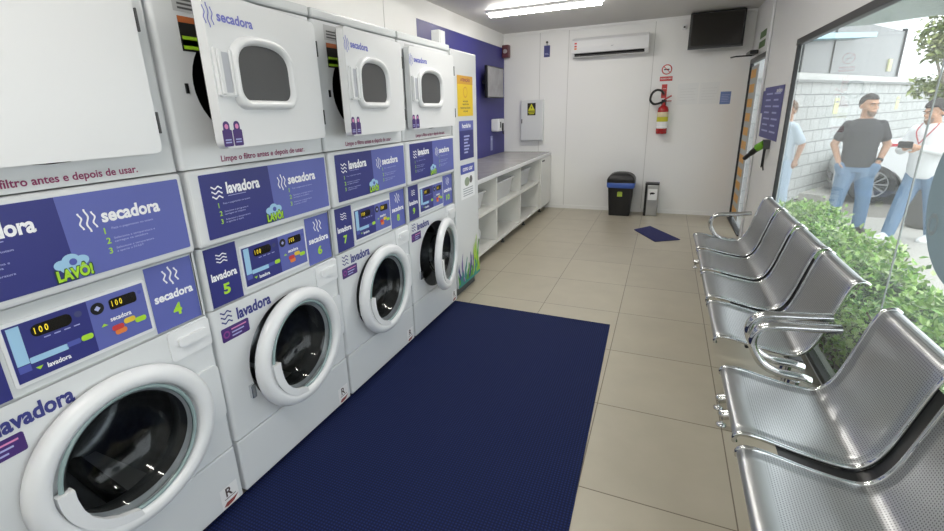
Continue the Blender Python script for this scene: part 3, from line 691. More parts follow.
# ------------------------------------------------------------------ steel bench seats
def S(x, y, z): k = 1.074; return (1.3843+k*(x-1.3843), -.9694+k*(y+.9694), 1.4312+k*(z-1.4312))
def perf():
    m = bpy.data.materials.new('perforated_steel'); m.use_nodes = True; nt = m.node_tree; b = nt.nodes['Principled BSDF']; L = nt.links.new
    b.inputs['Metallic'].default_value = 1; b.inputs['Roughness'].default_value = .36
    uv = nt.nodes.new('ShaderNodeUVMap'); sp = nt.nodes.new('ShaderNodeSeparateXYZ'); L(uv.outputs[0], sp.inputs[0])
    def mt(op, *a):
        n = nt.nodes.new('ShaderNodeMath'); n.operation = op
        for i, x in enumerate(a):
            if isinstance(x, (int, float)): n.inputs[i].default_value = x
            else: L(x, n.inputs[i])
        return n.outputs[0]
    k = 2*PI/.0085
    s_ = mt('MULTIPLY', mt('SINE', mt('MULTIPLY', mt('ADD', sp.outputs[0], sp.outputs[1]), k*.5)), mt('SINE', mt('MULTIPLY', mt('SUBTRACT', sp.outputs[0], sp.outputs[1]), k*.5)))
    h = mt('GREATER_THAN', s_, .42)
    # plain rim at the seat ends
    r1 = mt('GREATER_THAN', sp.outputs[0], .09); h = mt('MULTIPLY', h, r1)
    mx = nt.nodes.new('ShaderNodeMix'); mx.data_type = 'RGBA'; mx.inputs['A'].default_value = lin('#c6c8ca'); mx.inputs['B'].default_value = lin('#85878a')
    L(h, mx.inputs['Factor']); L(mx.outputs['Result'], b.inputs['Base Color']); return m
PERF = perf()
prof = smooth_path([(1.672, 0, .400), (1.670, 0, .418), (1.685, 0, .432), (1.735, 0, .431), (1.82, 0, .412), (1.90, 0, .398), (1.955, 0, .394), (1.99, 0, .405), (2.02, 0, .44), (2.045, 0, .50), (2.075, 0, .61), (2.10, 0, .70), (2.118, 0, .738), (2.145, 0, .748), (2.162, 0, .738)], 4)
prof = [(v.x, v.z) for v in prof]
def seat(parent, y0, y1):
    P = [S(x, 0, z) for x, z in prof]; ya, yb = S(0, y0, 0)[1], S(0, y1, 0)[1]
    arc = [0]
    for i in range(1, len(P)): arc.append(arc[-1]+math.hypot(P[i][0]-P[i-1][0], P[i][2]-P[i-1][2]))
    n = len(P); cols = 9; V = []; F = []; UV = []
    for i in range(n):
        for j in range(cols):
            s_ = j/(cols-1); y = ya+.012+(yb-ya-.024)*s_
            dip = .006*math.sin(PI*s_)*math.sin(PI*min(1, arc[i]/.33)) if arc[i] < .33 else 0
            V.append((P[i][0], y, P[i][2]-dip)); UV.append((arc[i], y))
    for i in range(n-1):
        for j in range(cols-1): F.append((i*cols+j, i*cols+j+1, (i+1)*cols+j+1, (i+1)*cols+j))
    me = bpy.data.meshes.new('seat'); me.from_pydata(V, [], F); me.materials.append(PERF)
    me.polygons.foreach_set('use_smooth', [True]*len(F))
    ul = me.uv_layers.new(name='UVMap')
    for l in me.loops: ul.data[l.index].uv = UV[l.vertex_index]
    o = bpy.data.objects.new('seat', me); C.objects.link(o); o.parent = parent
    sd = o.modifiers.new('thickness', 'SOLIDIFY'); sd.thickness = .0025
    for y in (ya+.008, yb-.008):
        MB().tube([(a, y, c) for a, b_, c in P], .009, chrome, 10).build('side_rail', o)
    # cross bar with clamp under the seat
    MB().tube([S(1.80, y0+.03, .392), S(1.80, y1-.03, .392)], .010, dark_steel, 8).build('support_bar', o)
def arm(parent, y):
    pts = [(1.985, .385), (1.95, .395), (1.88, .40), (1.825, .425), (1.792, .47), (1.775, .52), (1.785, .567), (1.815, .592), (1.865, .60), (1.95, .607), (2.02, .615), (2.045, .618)]
    P = smooth_path([S(x, y, z) for x, z in pts], 5)
    MB().tube(P, .023, chrome, 14, flat=.75, up=(0, 1, 0)).build('armrest', parent)
def leg(parent, y, foot_y=None):
    mb = MB()
    a = S(1.98, y, .375)
    bx, fx = 2.10, 1.74
    Y = a[1]
    mb.tube(smooth_path([(bx, Y, .05), (1.98, Y, .10), (1.93, Y, .13), (1.86, Y, .10), (fx, Y, .055)], 5), .022, chrome, 12)
    mb.tube([(1.95, Y, .12), (1.975, Y, a[2])], .024, chrome, 12)
    l = mb.build('leg', parent)
    for x in (bx, fx):
        MB().lathe([(.001, 0), (.022, 0), (.024, .006), (.014, .012), (.006, .016), (.006, .05), (.018, .05), (.022, .06), (.014, .075), (.001, .078)], FZ(x, Y, 0), chrome, 16).build('foot', l)
def bench(label, seats, arms, legs):
    y0, y1 = seats[0][0], seats[-1][1]
    t = thing('waiting_bench', label, 'bench', (2.0, (y0+y1)/2, 0))
    e = t.location.copy()
    kids0 = set(C.objects)
    for s_ in seats: seat(t, *s_)
    for s0_, s1_ in zip(seats, seats[1:]):
        ym = (s0_[1]+s1_[0])/2
        V = []; pr = [q_ for q_ in prof if 1.76 < q_[0] < 2.10]
        L_ = [S(x+.003, ym, z-.006) for x, z in pr]; B_ = [S(x+.016, ym, z-.036) for x, z in pr]
        mb = MB(); poly = [(a[0], a[2]) for a in L_]+[(a[0], a[2]) for a in B_[::-1]]
        mb.prism(poly, -.031, .031, lambda u, v, w=0, y_=L_[0][1]: (u, y_+w, v), black).build('seat_spine', t)
    for a in arms: arm(t, a)
    for l in legs: leg(t, l)
    A, B = S(1.985, y0+.02, .365), S(1.985, y1-.02, .365)
    MB().box(A[0]-.03, A[0]+.03, A[1], B[1], A[2]-.035, A[2]+.0, dark_steel, .006).build('beam', t)
    for o in set(C.objects)-kids0:
        if o.parent == t: o.location = -e
bench('four seat perforated steel bench along the window towards the back wall', [(1.18+.49*i, 1.18+.49*i+.438) for i in range(4)], (1.105, 3.09), (1.135, 3.21))
bench('nearer perforated steel bench along the window with only two seats in view', [(.485-.49*i, .92-.49*i) for i in (2, 1, 0)], (1.0, -.57), (1.01, -.53))
# ------------------------------------------------------------------ outside the window
GZ = -.22
pav = mat('pavement_concrete', '#b7b4ad', .8, var=.12, vscale=3)
struct(MB().box(XR+.1, 4.55, -6, 7.4, GZ-.1, GZ, pav).build('pavement'))
struct(MB().box(-12, 22, -6, 30, GZ-.2, GZ-.02, mat('asphalt', '#8b8780', .85, var=.15, vscale=2)).build('road'))
def block_mat():
    m = bpy.data.materials.new('painted_block_wall'); m.use_nodes = True; nt = m.node_tree; b = nt.nodes['Principled BSDF']; L = nt.links.new
    uv = nt.nodes.new('ShaderNodeUVMap'); br = nt.nodes.new('ShaderNodeTexBrick')
    br.inputs['Scale'].default_value = 1; br.inputs['Brick Width'].default_value = .40; br.inputs['Row Height'].default_value = .195; br.inputs['Mortar Size'].default_value = .011
    br.inputs['Color1'].default_value = lin('#c9cbc9'); br.inputs['Color2'].default_value = lin('#bdc0be'); br.inputs['Mortar'].default_value = lin('#868a8a')
    L(uv.outputs[0], br.inputs['Vector']); L(br.outputs['Color'], b.inputs['Base Color']); b.inputs['Roughness'].default_value = .8; return m
Dv = Vector((.525, .851, 0)); Nv = Vector((-.851, .525, 0)); P0 = Vector((3.53, 8.63, 0))   # Nv points away from the wall's face
def wallpt(s, z, o=0): p_ = P0+Dv*s+Nv*o; return (p_.x, p_.y, z)
BW = block_mat()
me = bpy.data.meshes.new('boundary_wall'); s0, s1, h = -2.85, 14, 1.72
V = [wallpt(s0, GZ), wallpt(s1, GZ), wallpt(s1, h), wallpt(s0, h), wallpt(s0, GZ, .2), wallpt(s1, GZ, .2), wallpt(s1, h, .2), wallpt(s0, h, .2)]
me.from_pydata(V, [], [(0, 1, 2, 3), (5, 4, 7, 6), (1, 5, 6, 2), (4, 0, 3, 7), (3, 2, 6, 7)]); me.materials.append(BW)
ul = me.uv_layers.new(name='UVMap'); uvs = [(0, 0), (s1-s0, 0), (s1-s0, h-GZ), (0, h-GZ)]
for l in range(len(ul.data)):
    v_ = me.loops[l].vertex_index; ul.data[l].uv = uvs[l] if l < 4 else ((s1-s0 if v_ % 4 in (1, 2) else 0)+(.2 if v_ > 3 else 0), h-GZ if v_ % 4 > 1 else 0)
bw = bpy.data.objects.new('boundary_wall', me); C.objects.link(bw); struct(bw)
def wbox(mb, a, b_, z0, z1, o0, o1, m):
    V = [wallpt(a, z0, o0), wallpt(b_, z0, o0), wallpt(b_, z1, o0), wallpt(a, z1, o0), wallpt(a, z0, o1), wallpt(b_, z0, o1), wallpt(b_, z1, o1), wallpt(a, z1, o1)]
    return mb.add(V, [(0, 1, 2, 3), (5, 4, 7, 6), (1, 5, 6, 2), (4, 0, 3, 7), (3, 2, 6, 7), (4, 5, 1, 0)], m)
cop = mat('coping', '#d6d7d4', .7)
struct(wbox(wbox(MB(), s0, s1, 1.72, 1.76, -.05, .25, mat('coping_edge', '#8d9090', .7)), s0, s1, 1.76, 1.86, -.03, .23, cop).build('wall_coping'))
struct(wbox(MB(), .2, s1, GZ-.02, GZ+.10, -.40, 0, pav).build('kerb_strip'))
for s_, z, lb in ((1.05, 1.20, 'pale yellow paper sheet pasted on the block wall left of the man in black'), (4.63, 1.20, 'pale yellow paper sheet pasted on the block wall between the two men')):
    n_ = wbox(MB(), s_, s_+.22, z, z+.27, -.006, 0, mat('yellow_paper', '#dcdcae', .7)); wbox(n_, s_+.03, s_+.19, z+.19, z+.22, -.008, -.006, mat('grey_ink'))
    tag(n_.build('paper_sheet'), lb, 'paper sheet')
# building behind the wall
bt = thing('building', 'pale building behind the block wall with a big dark grey glass front', 'building', wallpt(2, GZ, 1.0))
bo = []
bwall = mat('render_white', '#eceeee', .7); bglass = mat('grey_facade_glass', '#6a6e6e', .25, var=.15, vscale=.6)
bo.append(wbox(MB(), -1.2, 8.45, GZ, 4.2, 1.0, 5, bwall).build('wall'))
bo.append(wbox(MB(), 1.9, 8.15, 1.98, 3.12, .93, 1.0, bglass).build('glass_front'))
fr_ = wbox(wbox(wbox(MB(), 1.85, 1.92, 1.95, 3.2, .9, 1.0, smoke), 8.12, 8.2, 1.95, 3.2, .9, 1.0, smoke), .185e1, 8.2, 1.94, 2.0, .9, 1.0, smoke)
bo.append(wbox(fr_, 3.4, 3.44, 2.0, 3.2, .91, 1.0, smoke).build('glass_frame'))
bo.append(wbox(MB(), 7.2, 7.45, 2.12, 2.42, .90, .94, mat('yellow_paper')).build('notice'))
rfl = MB(); A = [wallpt(-1.1, 2.36, .55), wallpt(4.55, 2.74, .55), wallpt(4.55, 2.84, .55), wallpt(-1.1, 2.46, .55), wallpt(-1.1, 2.36, .93), wallpt(4.55, 2.74, .93), wallpt(4.55, 2.84, .93), wallpt(-1.1, 2.46, .93)]
rfl.add(A, [(0, 1, 2, 3), (5, 4, 7, 6), (1, 5, 6, 2), (4, 0, 3, 7), (3, 2, 6, 7), (4, 5, 1, 0)], mat('reflection_blue', '#b4dcea', .4)); bo.append(rfl.build('blue_reflection'))  # light-blue strip stands in for a reflection in the shop window glass
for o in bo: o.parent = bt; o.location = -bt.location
# slab outside the window, coloured and self-lit like a ceiling reflection in the glass
rfl = MB(); rfl_m = mat('reflection_grey', '#aeb9b8', .6, emit='#c4cfce', estr=.12)
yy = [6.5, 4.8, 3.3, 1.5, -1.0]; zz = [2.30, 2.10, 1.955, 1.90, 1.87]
rfl.loft([[(XR+.09, y, 2.46), (3.0, y, z), (3.0, y, z-.012), (XR+.09, y, 2.44)] for y, z in zip(yy, zz)], rfl_m, False, True, True, True)
tag(rfl.build('reflection_slab'), 'pale grey sloping slab outside the shop window, standing in for the ceiling reflected in its glass', 'reflection_slab')
# hedge
greens = [mat('leaf_a', '#a2cb66', .45), mat('leaf_b', '#82b552', .45), mat('leaf_c', '#c6e095', .45), mat('leaf_d', '#4f8036', .5), mat('leaf_e', '#d5e6b4', .4)]
rnd = random.Random(11)
def leaf(mb, p, d, up, ln, wd, m):
    d = d.normalized(); s_ = d.cross(up); s_ = s_.normalized() if s_.length > 1e-3 else Vector((1, 0, 0)); n = s_.cross(d)
    a = p; b_ = p+d*ln*.45+s_*wd*.5+n*wd*.12; c_ = p+d*ln; e_ = p+d*ln*.45-s_*wd*.5+n*wd*.12; q = p+d*ln*.5
    mb.add([a, b_, c_, e_, q], [(0, 1, 4), (1, 2, 4), (2, 3, 4), (3, 0, 4)], m)
def top(x, y): return .42+.07*math.sin(y*5.1)+.05*math.sin(y*11.3+x*7)
hd = MB()
X0, X1, Y0, Y1 = 2.42, 2.92, -.4, 4.75
for i in range(15000):
    y = rnd.uniform(Y0, Y1); x = rnd.uniform(X0, X1); q = rnd.random()
    t_ = top(x, y)-.16*abs((x-(X0+X1)/2)/.25)**3
    if q < .62: z = t_-abs(rnd.gauss(0, .05))+rnd.uniform(0, .04)
    else:
        x = X0+abs(rnd.gauss(0, .04)) if q < .9 else X1-abs(rnd.gauss(0, .04)); z = rnd.uniform(GZ+.1, t_)
    if rnd.random() < .05: z += rnd.uniform(0, .09)
    d = Vector((rnd.gauss(0, .6), rnd.gauss(0, .6), rnd.uniform(-.2, 1))); ln = rnd.uniform(.032, .06)
    k = rnd.random(); m = greens[0 if k < .32 else 1 if k < .58 else 2 if k < .76 else 3 if k < .92 else 4]
    leaf(hd, Vector((x, y, z)), d, Vector((rnd.gauss(0, .5), rnd.gauss(0, .5), 1)), ln, ln*.55, m)
hg = thing('hedge', 'bright green leafy hedge outside the shop window behind the seats', 'hedge', (2.67, 2.2, GZ))
hl = hd.build('leaves', hg); hl.location = -hg.location; tag(hl, kind='stuff')
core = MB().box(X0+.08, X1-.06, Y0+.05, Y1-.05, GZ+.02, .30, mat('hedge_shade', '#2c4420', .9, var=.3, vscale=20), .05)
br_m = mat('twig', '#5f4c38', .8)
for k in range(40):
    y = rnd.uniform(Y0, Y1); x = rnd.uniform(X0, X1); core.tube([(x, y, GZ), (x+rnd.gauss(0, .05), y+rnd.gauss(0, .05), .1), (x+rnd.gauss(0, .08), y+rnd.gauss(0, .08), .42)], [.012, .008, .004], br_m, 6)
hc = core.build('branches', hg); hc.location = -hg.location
# tree at the right edge of the view
tr = thing('tree', 'thin trunked leafy tree standing behind the man in the white shirt', 'tree', (4.86, 7.9, GZ))
tb = mat('bark', '#8b8378', .8, var=.2, vscale=30)
MB().tube(smooth_path([(0, 0, 0), (.01, 0, .9), (-.02, 0, 1.8), (.03, .02, 2.4), (.05, 0, 3.0)], 4), [.05]*8+[.035]*9, tb, 8).tube(smooth_path([(-.02, 0, 1.8), (-.10, .02, 2.05), (-.22, 0, 2.3)], 4), .018, tb, 6).tube(smooth_path([(0, 0, 1.5), (-.12, 0, 1.68), (-.2, 0, 1.78)], 4), .015, tb, 6).build('trunk', tr)
lv = MB()
tgreens = [mat('tree_leaf_a', '#8f9c58', .5), mat('tree_leaf_b', '#76864a', .5), mat('tree_leaf_c', '#a9b077', .5), mat('tree_leaf_d', '#5c6b3c', .5)]
for cx, cy_, cz, r, n in ((-.20, 0, 2.42, .24, 260), (-.06, .05, 2.62, .30, 340), (-.12, 0, 2.2, .16, 120), (-.02, 0, 2.28, .22, 200), (.2, 0, 2.45, .3, 220), (-.20, 0, 1.80, .17, 170), (.0, 0, 1.74, .17, 170), (.18, .02, 1.82, .2, 160), (.15, .1, 2.9, .3, 200)):
    for i in range(n):
        d = Vector((rnd.gauss(0, 1), rnd.gauss(0, 1), rnd.gauss(0, .7))).normalized()*r*rnd.random()**.4
        k = rnd.random(); ln = rnd.uniform(.07, .12)
        leaf(lv, Vector((cx, cy_, cz))+d, Vector((rnd.gauss(0, 1), rnd.gauss(0, 1), rnd.gauss(-.2, .6))), Vector((rnd.gauss(0, .6), rnd.gauss(0, .6), 1)), ln, ln*.5, tgreens[0 if k < .35 else 1 if k < .6 else 2 if k < .7 else 3])
tag(lv.build('leaves', tr), kind='stuff')
# dark barrel bin behind the walking man's legs
t = thing('barrel_bin', 'dark grey barrel bin on the pavement behind the legs of the man in white', 'bin', (4.62, 6.9, GZ))
dg = mat('barrel_grey', '#5d5b58', .5)
MB().lathe([(.001, 0), (.17, 0), (.19, .05), (.20, .30), (.19, .52)], FZ(0, 0, 0), dg, 28).build('bin_body', t)
MB().lathe([(.2, .50), (.205, .52), (.2, .545), (.001, .56)], FZ(0, 0, 0), smoke, 28).build('rim', t)
# ------------------------------------------------------------------ white car
car = thing('car', 'white car parked by the block wall behind the two men', 'car', (4.55, 8.62, GZ), math.radians(-10))
cw = mat('car_white', '#eef0f1', .2, coat=.6); R_ = .31
def arch(cx, r, n=14): return [(cx-r*math.cos(PI*i/n), .20+r*math.sin(PI*i/n)) for i in range(n+1)]
FXc = lambda u, v, w=0: (u, w, v)
low = [(-.49, .30), (-.46, .20)]+arch(0, .385)+arch(2.45, .385)+[(3.15, .22), (3.22, .5), (3.16, .86), (2.9, .98), (.95, .97), (.5, .96), (.1, .93), (-.22, .86), (-.40, .76), (-.49, .55)]
side = [(u, v) for u, v in low]
nb = len(side); cu_, cv_ = 1.2, .6
rings = []
for w_, k in ((0.03, .985), (0, 1), (.25, 1.0)): pass
mb = MB()
def ring_at(y, k): return [(cu_+(u-cu_)*k, y, cv_+(v-cv_)*k if v > .5 else v) for u, v in side]
mb.loft([ring_at(.0, .97), ring_at(.03, .99), ring_at(.10, 1), ring_at(1.48, 1), ring_at(1.55, .99), ring_at(1.58, .97)], cw, False, True, True, True)
mb.build('car_body', car)
MB().loft([[(1.35, y, .95), (2.0, y+i_, 1.40), (2.8, y+i_, 1.40), (3.1, y, .95)] for y, i_ in ((.06, .12), (1.52, -.12))], cw, False, True, True, True).build('cabin', car)
gm = mat('car_glass', '#22272a', .1)
MB().add([(1.50, .07, .99), (2.05, .172, 1.36), (2.76, .172, 1.36), (2.98, .07, .99)], [(0, 1, 2, 3)], gm).add([(1.37, .15, .98), (1.37, 1.43, .98), (1.98, 1.3, 1.38), (1.98, .28, 1.38)], [(0, 1, 2, 3)], gm).build('car_window', car)
tyre = mat('tyre', '#1f2022', .7); alloy = mat('alloy', '#b9bcbf', .3, metal=1); well = mat('wheel_well', '#1b1c1e', .8)
for cx in (0, 2.45):
    for yy_ in (0, 1.58):
        e = bpy.data.objects.new('wheel', None); C.objects.link(e); e.parent = car; e.location = (cx, yy_, R_); e.rotation_euler = (0, 0, 0 if yy_ == 0 else PI)
        f = lambda u, v, w=0: (u, -w, v)
        MB().lathe([(.20, -.02), (.215, .012), (.28, .02), (.31, 0), (.31, -.17), (.2, -.19)], f, tyre, 36).build('tyre', e)
        sp_ = MB().lathe([(.20, .0), (.208, .014), (.215, .010)], f, alloy, 36).lathe([(.205, -.06), (.001, -.06)], f, well, 30)
        for k in range(10):
            a = k*PI/5
            sp_.add([f(r*math.cos(a+s_), r*math.sin(a+s_), w_) for r, s_, w_ in ((.03, -.3, .0), (.205, -.085, .004), (.205, .085, .004), (.03, .3, .0))], [(0, 1, 2, 3)], alloy)
        sp_.lathe([(.045, .012), (.03, .016), (.001, .016)], f, alloy, 16).build('rim', e)
MB().loft([[(u, y, v) for u, v in arch(0, .383)] for y in (.0, .25)], well, False, False).loft([[(u, y, v) for u, v in arch(2.45, .383)] for y in (.0, .25)], well, False, False).build('wheel_arch', car)
MB().box(.05, .62, -.012, .05, .92, .965, mat('car_red', '#d8404a', .3), .008, 2, Matrix.Translation((0, 0, 0))).build('red_strip', car)
MB().box(-.47, 3.18, .03, 1.55, .17, .28, mat('sill_grey', '#55585a', .6), .01).build('sill', car)
MB().box(-.515, -.46, .2, 1.38, .32, .44, mat('car_grille', '#2b2d2f', .5), .01).build('grille', car)
# ------------------------------------------------------------------ people
skin = mat('skin', '#c79a7e', .5); hairm = mat('dark_hair', '#2b2523', .6); eyew = mat('eye_white', '#e8e4df', .3); irism = mat('iris', '#2a201b', .3)
lipm = mat('lips', '#a8695c', .5); browm = mat('brow', '#2f2622', .7)
def capsule(mb, a, b, r0, r1, m, n=12):
    a, b = Vector(a), Vector(b); d = (b-a).normalized()
    P = []; R = []
    for k in range(4, 0, -1): t = PI/2*k/4; P.append(a-d*r0*math.sin(t)); R.append(max(r0*math.cos(t), 1e-3))
    for k in range(5): t = k/4; P.append(a.lerp(b, t)); R.append(r0+(r1-r0)*t)
    for k in range(1, 5): t = PI/2*k/4; P.append(b+d*r1*math.sin(t)); R.append(max(r1*math.cos(t), 1e-3))
    return mb.tube(P, R, m, n)
def solid(mb, name, parent, vox=.011, smooth=3, mats=None):
    """one closed continuous skin over the overlapping limbs"""
    o = mb.build(name, parent)
    r = o.modifiers.new('r', 'REMESH'); r.mode = 'VOXEL'; r.voxel_size = vox; r.use_smooth_shade = True
    s_ = o.modifiers.new('s', 'SMOOTH'); s_.iterations = smooth; s_.factor = .5
    bpy.context.view_layer.update()
    me = bpy.data.meshes.new_from_object(o.evaluated_get(bpy.context.evaluated_depsgraph_get()))
    old = o.data; o.modifiers.clear(); o.data = me; bpy.data.meshes.remove(old)
    me.materials.clear(); me.materials.append(mb.mats[0])
    for p_ in me.polygons: p_.use_smooth = True; p_.material_index = 0
    return o
def torso(mb, H, m, grow=1, z0=.47, z1=.835, lean=0, wide=1):
    prof_ = [(.455, .088, .068), (.49, .098, .074), (.53, .1, .075), (.58, .096, .074), (.63, .096, .072), (.69, .104, .074), (.75, .112, .072), (.785, .106, .064), (.812, .080, .055), (.835, .048, .044), (.85, .036, .036)]
    rings = []
    for z, rx, ry in prof_:
        if z < z0-.001 or z > z1+.001: continue
        rings.append([(rx*wide*H*grow*math.cos(2*PI*i/24), ry*wide*H*grow*math.sin(2*PI*i/24)-lean*(z-.5)*H, z*H) for i in range(24)])
    return mb.loft(rings, m, True, True, True, True)
def hand(mb, w, d, side, H, m, curl=.6, spread=1):
    """palm with four bent fingers of unequal length and a thumb leaving its side"""
    w = Vector(w); d = Vector(d).normalized(); s_ = Vector(side); s_ = (s_-d*s_.dot(d)).normalized(); n = d.cross(s_)
    k = H
    capsule(mb, w, w+d*.045*k, .017*k, .020*k, m, 10)
    for i, L in enumerate((.040, .046, .043, .033)):
        o = w+d*.050*k+s_*(i-1.5)*.0105*k*spread; c1 = d*math.cos(curl*.5)+n*math.sin(curl*.5); c2 = d*math.cos(curl*1.3)+n*math.sin(curl*1.3)
        j = o+c1*L*.5*k; capsule(mb, o-d*.012*k, j, .0062*k, .0058*k, m, 8); capsule(mb, j, j+c2*L*.5*k, .0058*k, .0048*k, m, 8)
    o = w+d*.018*k-s_*.016*k; j = o+(d*.6-s_*.8+n*.3).normalized()*.024*k
    capsule(mb, o, j, .0075*k, .0068*k, m, 8); capsule(mb, j, j+(d*.9-s_*.2+n*.4).normalized()*.020*k, .0066*k, .0052*k, m, 8)
def head(mb, c, H, yaw, pitch, m):
    M = Matrix.Translation(c) @ Matrix.Rotation(yaw, 4, 'Z') @ Matrix.Rotation(pitch, 4, 'X')
    k = H/1.52
    q = lambda x, y, z: M @ Vector((x*k, y*k, z*k))
    def blob(cx, cy, cz, rx, ry, rz):
        rings = []
        for j in range(9):
            a = PI*j/8; rr_ = max(math.sin(a), .02)
            rings.append([q(cx+rx*rr_*math.cos(2*PI*i/16), cy+ry*rr_*math.sin(2*PI*i/16), cz-rz*math.cos(a)) for i in range(16)])
        mb.loft(rings, m, True, True, True, True)
    blob(0, .012, .03, .072, .090, .085); blob(0, -.018, -.035, .058, .068, .072); blob(0, -.062, -.088, .026, .024, .022)
    blob(0, -.082, -.060, .026, .014, .014)
    mb.loft([[q(u, -.080+dy, z) for u, dy in ((-w_, .02), (0, -h_), (w_, .02))] for z, w_, h_ in ((.022, .008, .004), (-.01, .012, .018), (-.028, .018, .028), (-.036, .014, .012))], m, False, True, True, True)
    blob(0, -.094, -.024, .011, .014, .011); blob(0, -.074, .022, .05, .014, .012)
    for s_ in (-1, 1): blob(s_*.074, .012, -.012, .009, .020, .030); blob(s_*.042, -.05, -.025, .02, .022, .02)
    return q
def face(q, parent, beard=None, smile=False):
    eb = MB(); ir = MB()
    for s_ in (-1, 1):
        c = q(s_*.030, -.0735, .002); eb.ball(c, (.0092, .0092, .0062), eyew, 12, 8); c2 = q(s_*.030, -.0795, .002); ir.ball(c2, .0052, irism, 10, 6)
    e = eb.build('eyes', parent); ir.build('irises', e)
    b_ = MB()
    for s_ in (-1, 1): b_.tube([q(s_*.012, -.088, .020), q(s_*.03, -.089, .027), q(s_*.050, -.074, .020)], [.004, .005, .003], browm, 6)
    b_.build('eyebrows', parent)
    z = -.060
    MB().tube([q(-.021, -.081, z+(.005 if smile else 0)), q(-.009, -.091, z), q(.009, -.091, z), q(.021, -.081, z+(.005 if smile else 0))], [.002, .0048, .0048, .002], eyew if smile else lipm, 8).build('mouth', parent)
def hair(q, parent, m, low=.0, front=.045, thick=.008, back=-.03):
    mb = MB(); rings = []
    nu, nv = 28, 12
    V = []; F = []
    for j in range(nv+1):
        for i in range(nu):
            th = 2*PI*i/nu; fy = math.sin(th)                     # fy<0 : face side
            zmin = front if fy < -.45 else (back+(front-back)*max(0, min(1, (.25-fy)/.7)))
            a = (zmin-.03)/.085; a = max(-.95, min(.9, a)); ph0 = math.asin(a); ph = ph0+(PI/2-ph0)*j/nv
            rx, ry, rz = .072+thick, .090+thick, .085+thick*1.3
            w_ = 1+.03*math.sin(i*2.3+j*1.7)
            V.append(q(rx*math.cos(ph)*math.cos(th)*w_, .012+ry*math.cos(ph)*math.sin(th)*w_, .03+rz*math.sin(ph)*w_))
    for j in range(nv):
        for i in range(nu): k = (i+1) % nu; F.append((j*nu+i, j*nu+k, (j+1)*nu+k, (j+1)*nu+i))
    mb.add(V, F, m, True); o = mb.build('hair', parent); s_ = o.modifiers.new('t', 'SOLIDIFY'); s_.thickness = .016; return o
def shoes(parent, feet, H, m, sole):
    for a, dr in feet:
        a = Vector(a); d = Vector((dr[0], dr[1], 0)).normalized(); L = d.cross(Vector((0, 0, 1)))
        mb = MB(); rings = []
        for t_, w_, h_ in ((-.045, .012, .03), (-.03, .026, .05), (.0, .028, .058), (.035, .030, .046), (.07, .033, .034), (.105, .028, .026), (.122, .012, .012)):
            c = Vector((a.x, a.y, 0))+d*t_*H
            rings.append([tuple(c+L*w_*H*math.cos(PI*i/8)+Vector((0, 0, .008*H+h_*H*math.sin(PI*i/8)))) for i in range(9)])
        mb.loft(rings, m, True, True, True, True); s_ = mb.build('shoe', parent)
        mb = MB(); rings = []
        for t_, w_ in ((-.048, .016), (-.03, .029), (0, .031), (.07, .036), (.105, .031), (.125, .014)):
            c = Vector((a.x, a.y, 0))+d*t_*H
            rings.append([tuple(c+L*w_*H*sx+Vector((0, 0, z_))) for sx, z_ in ((-1, 0), (1, 0), (1, .02), (-1, .02))])
        mb.loft(rings, sole, False, True, True, True).build('sole', s_)
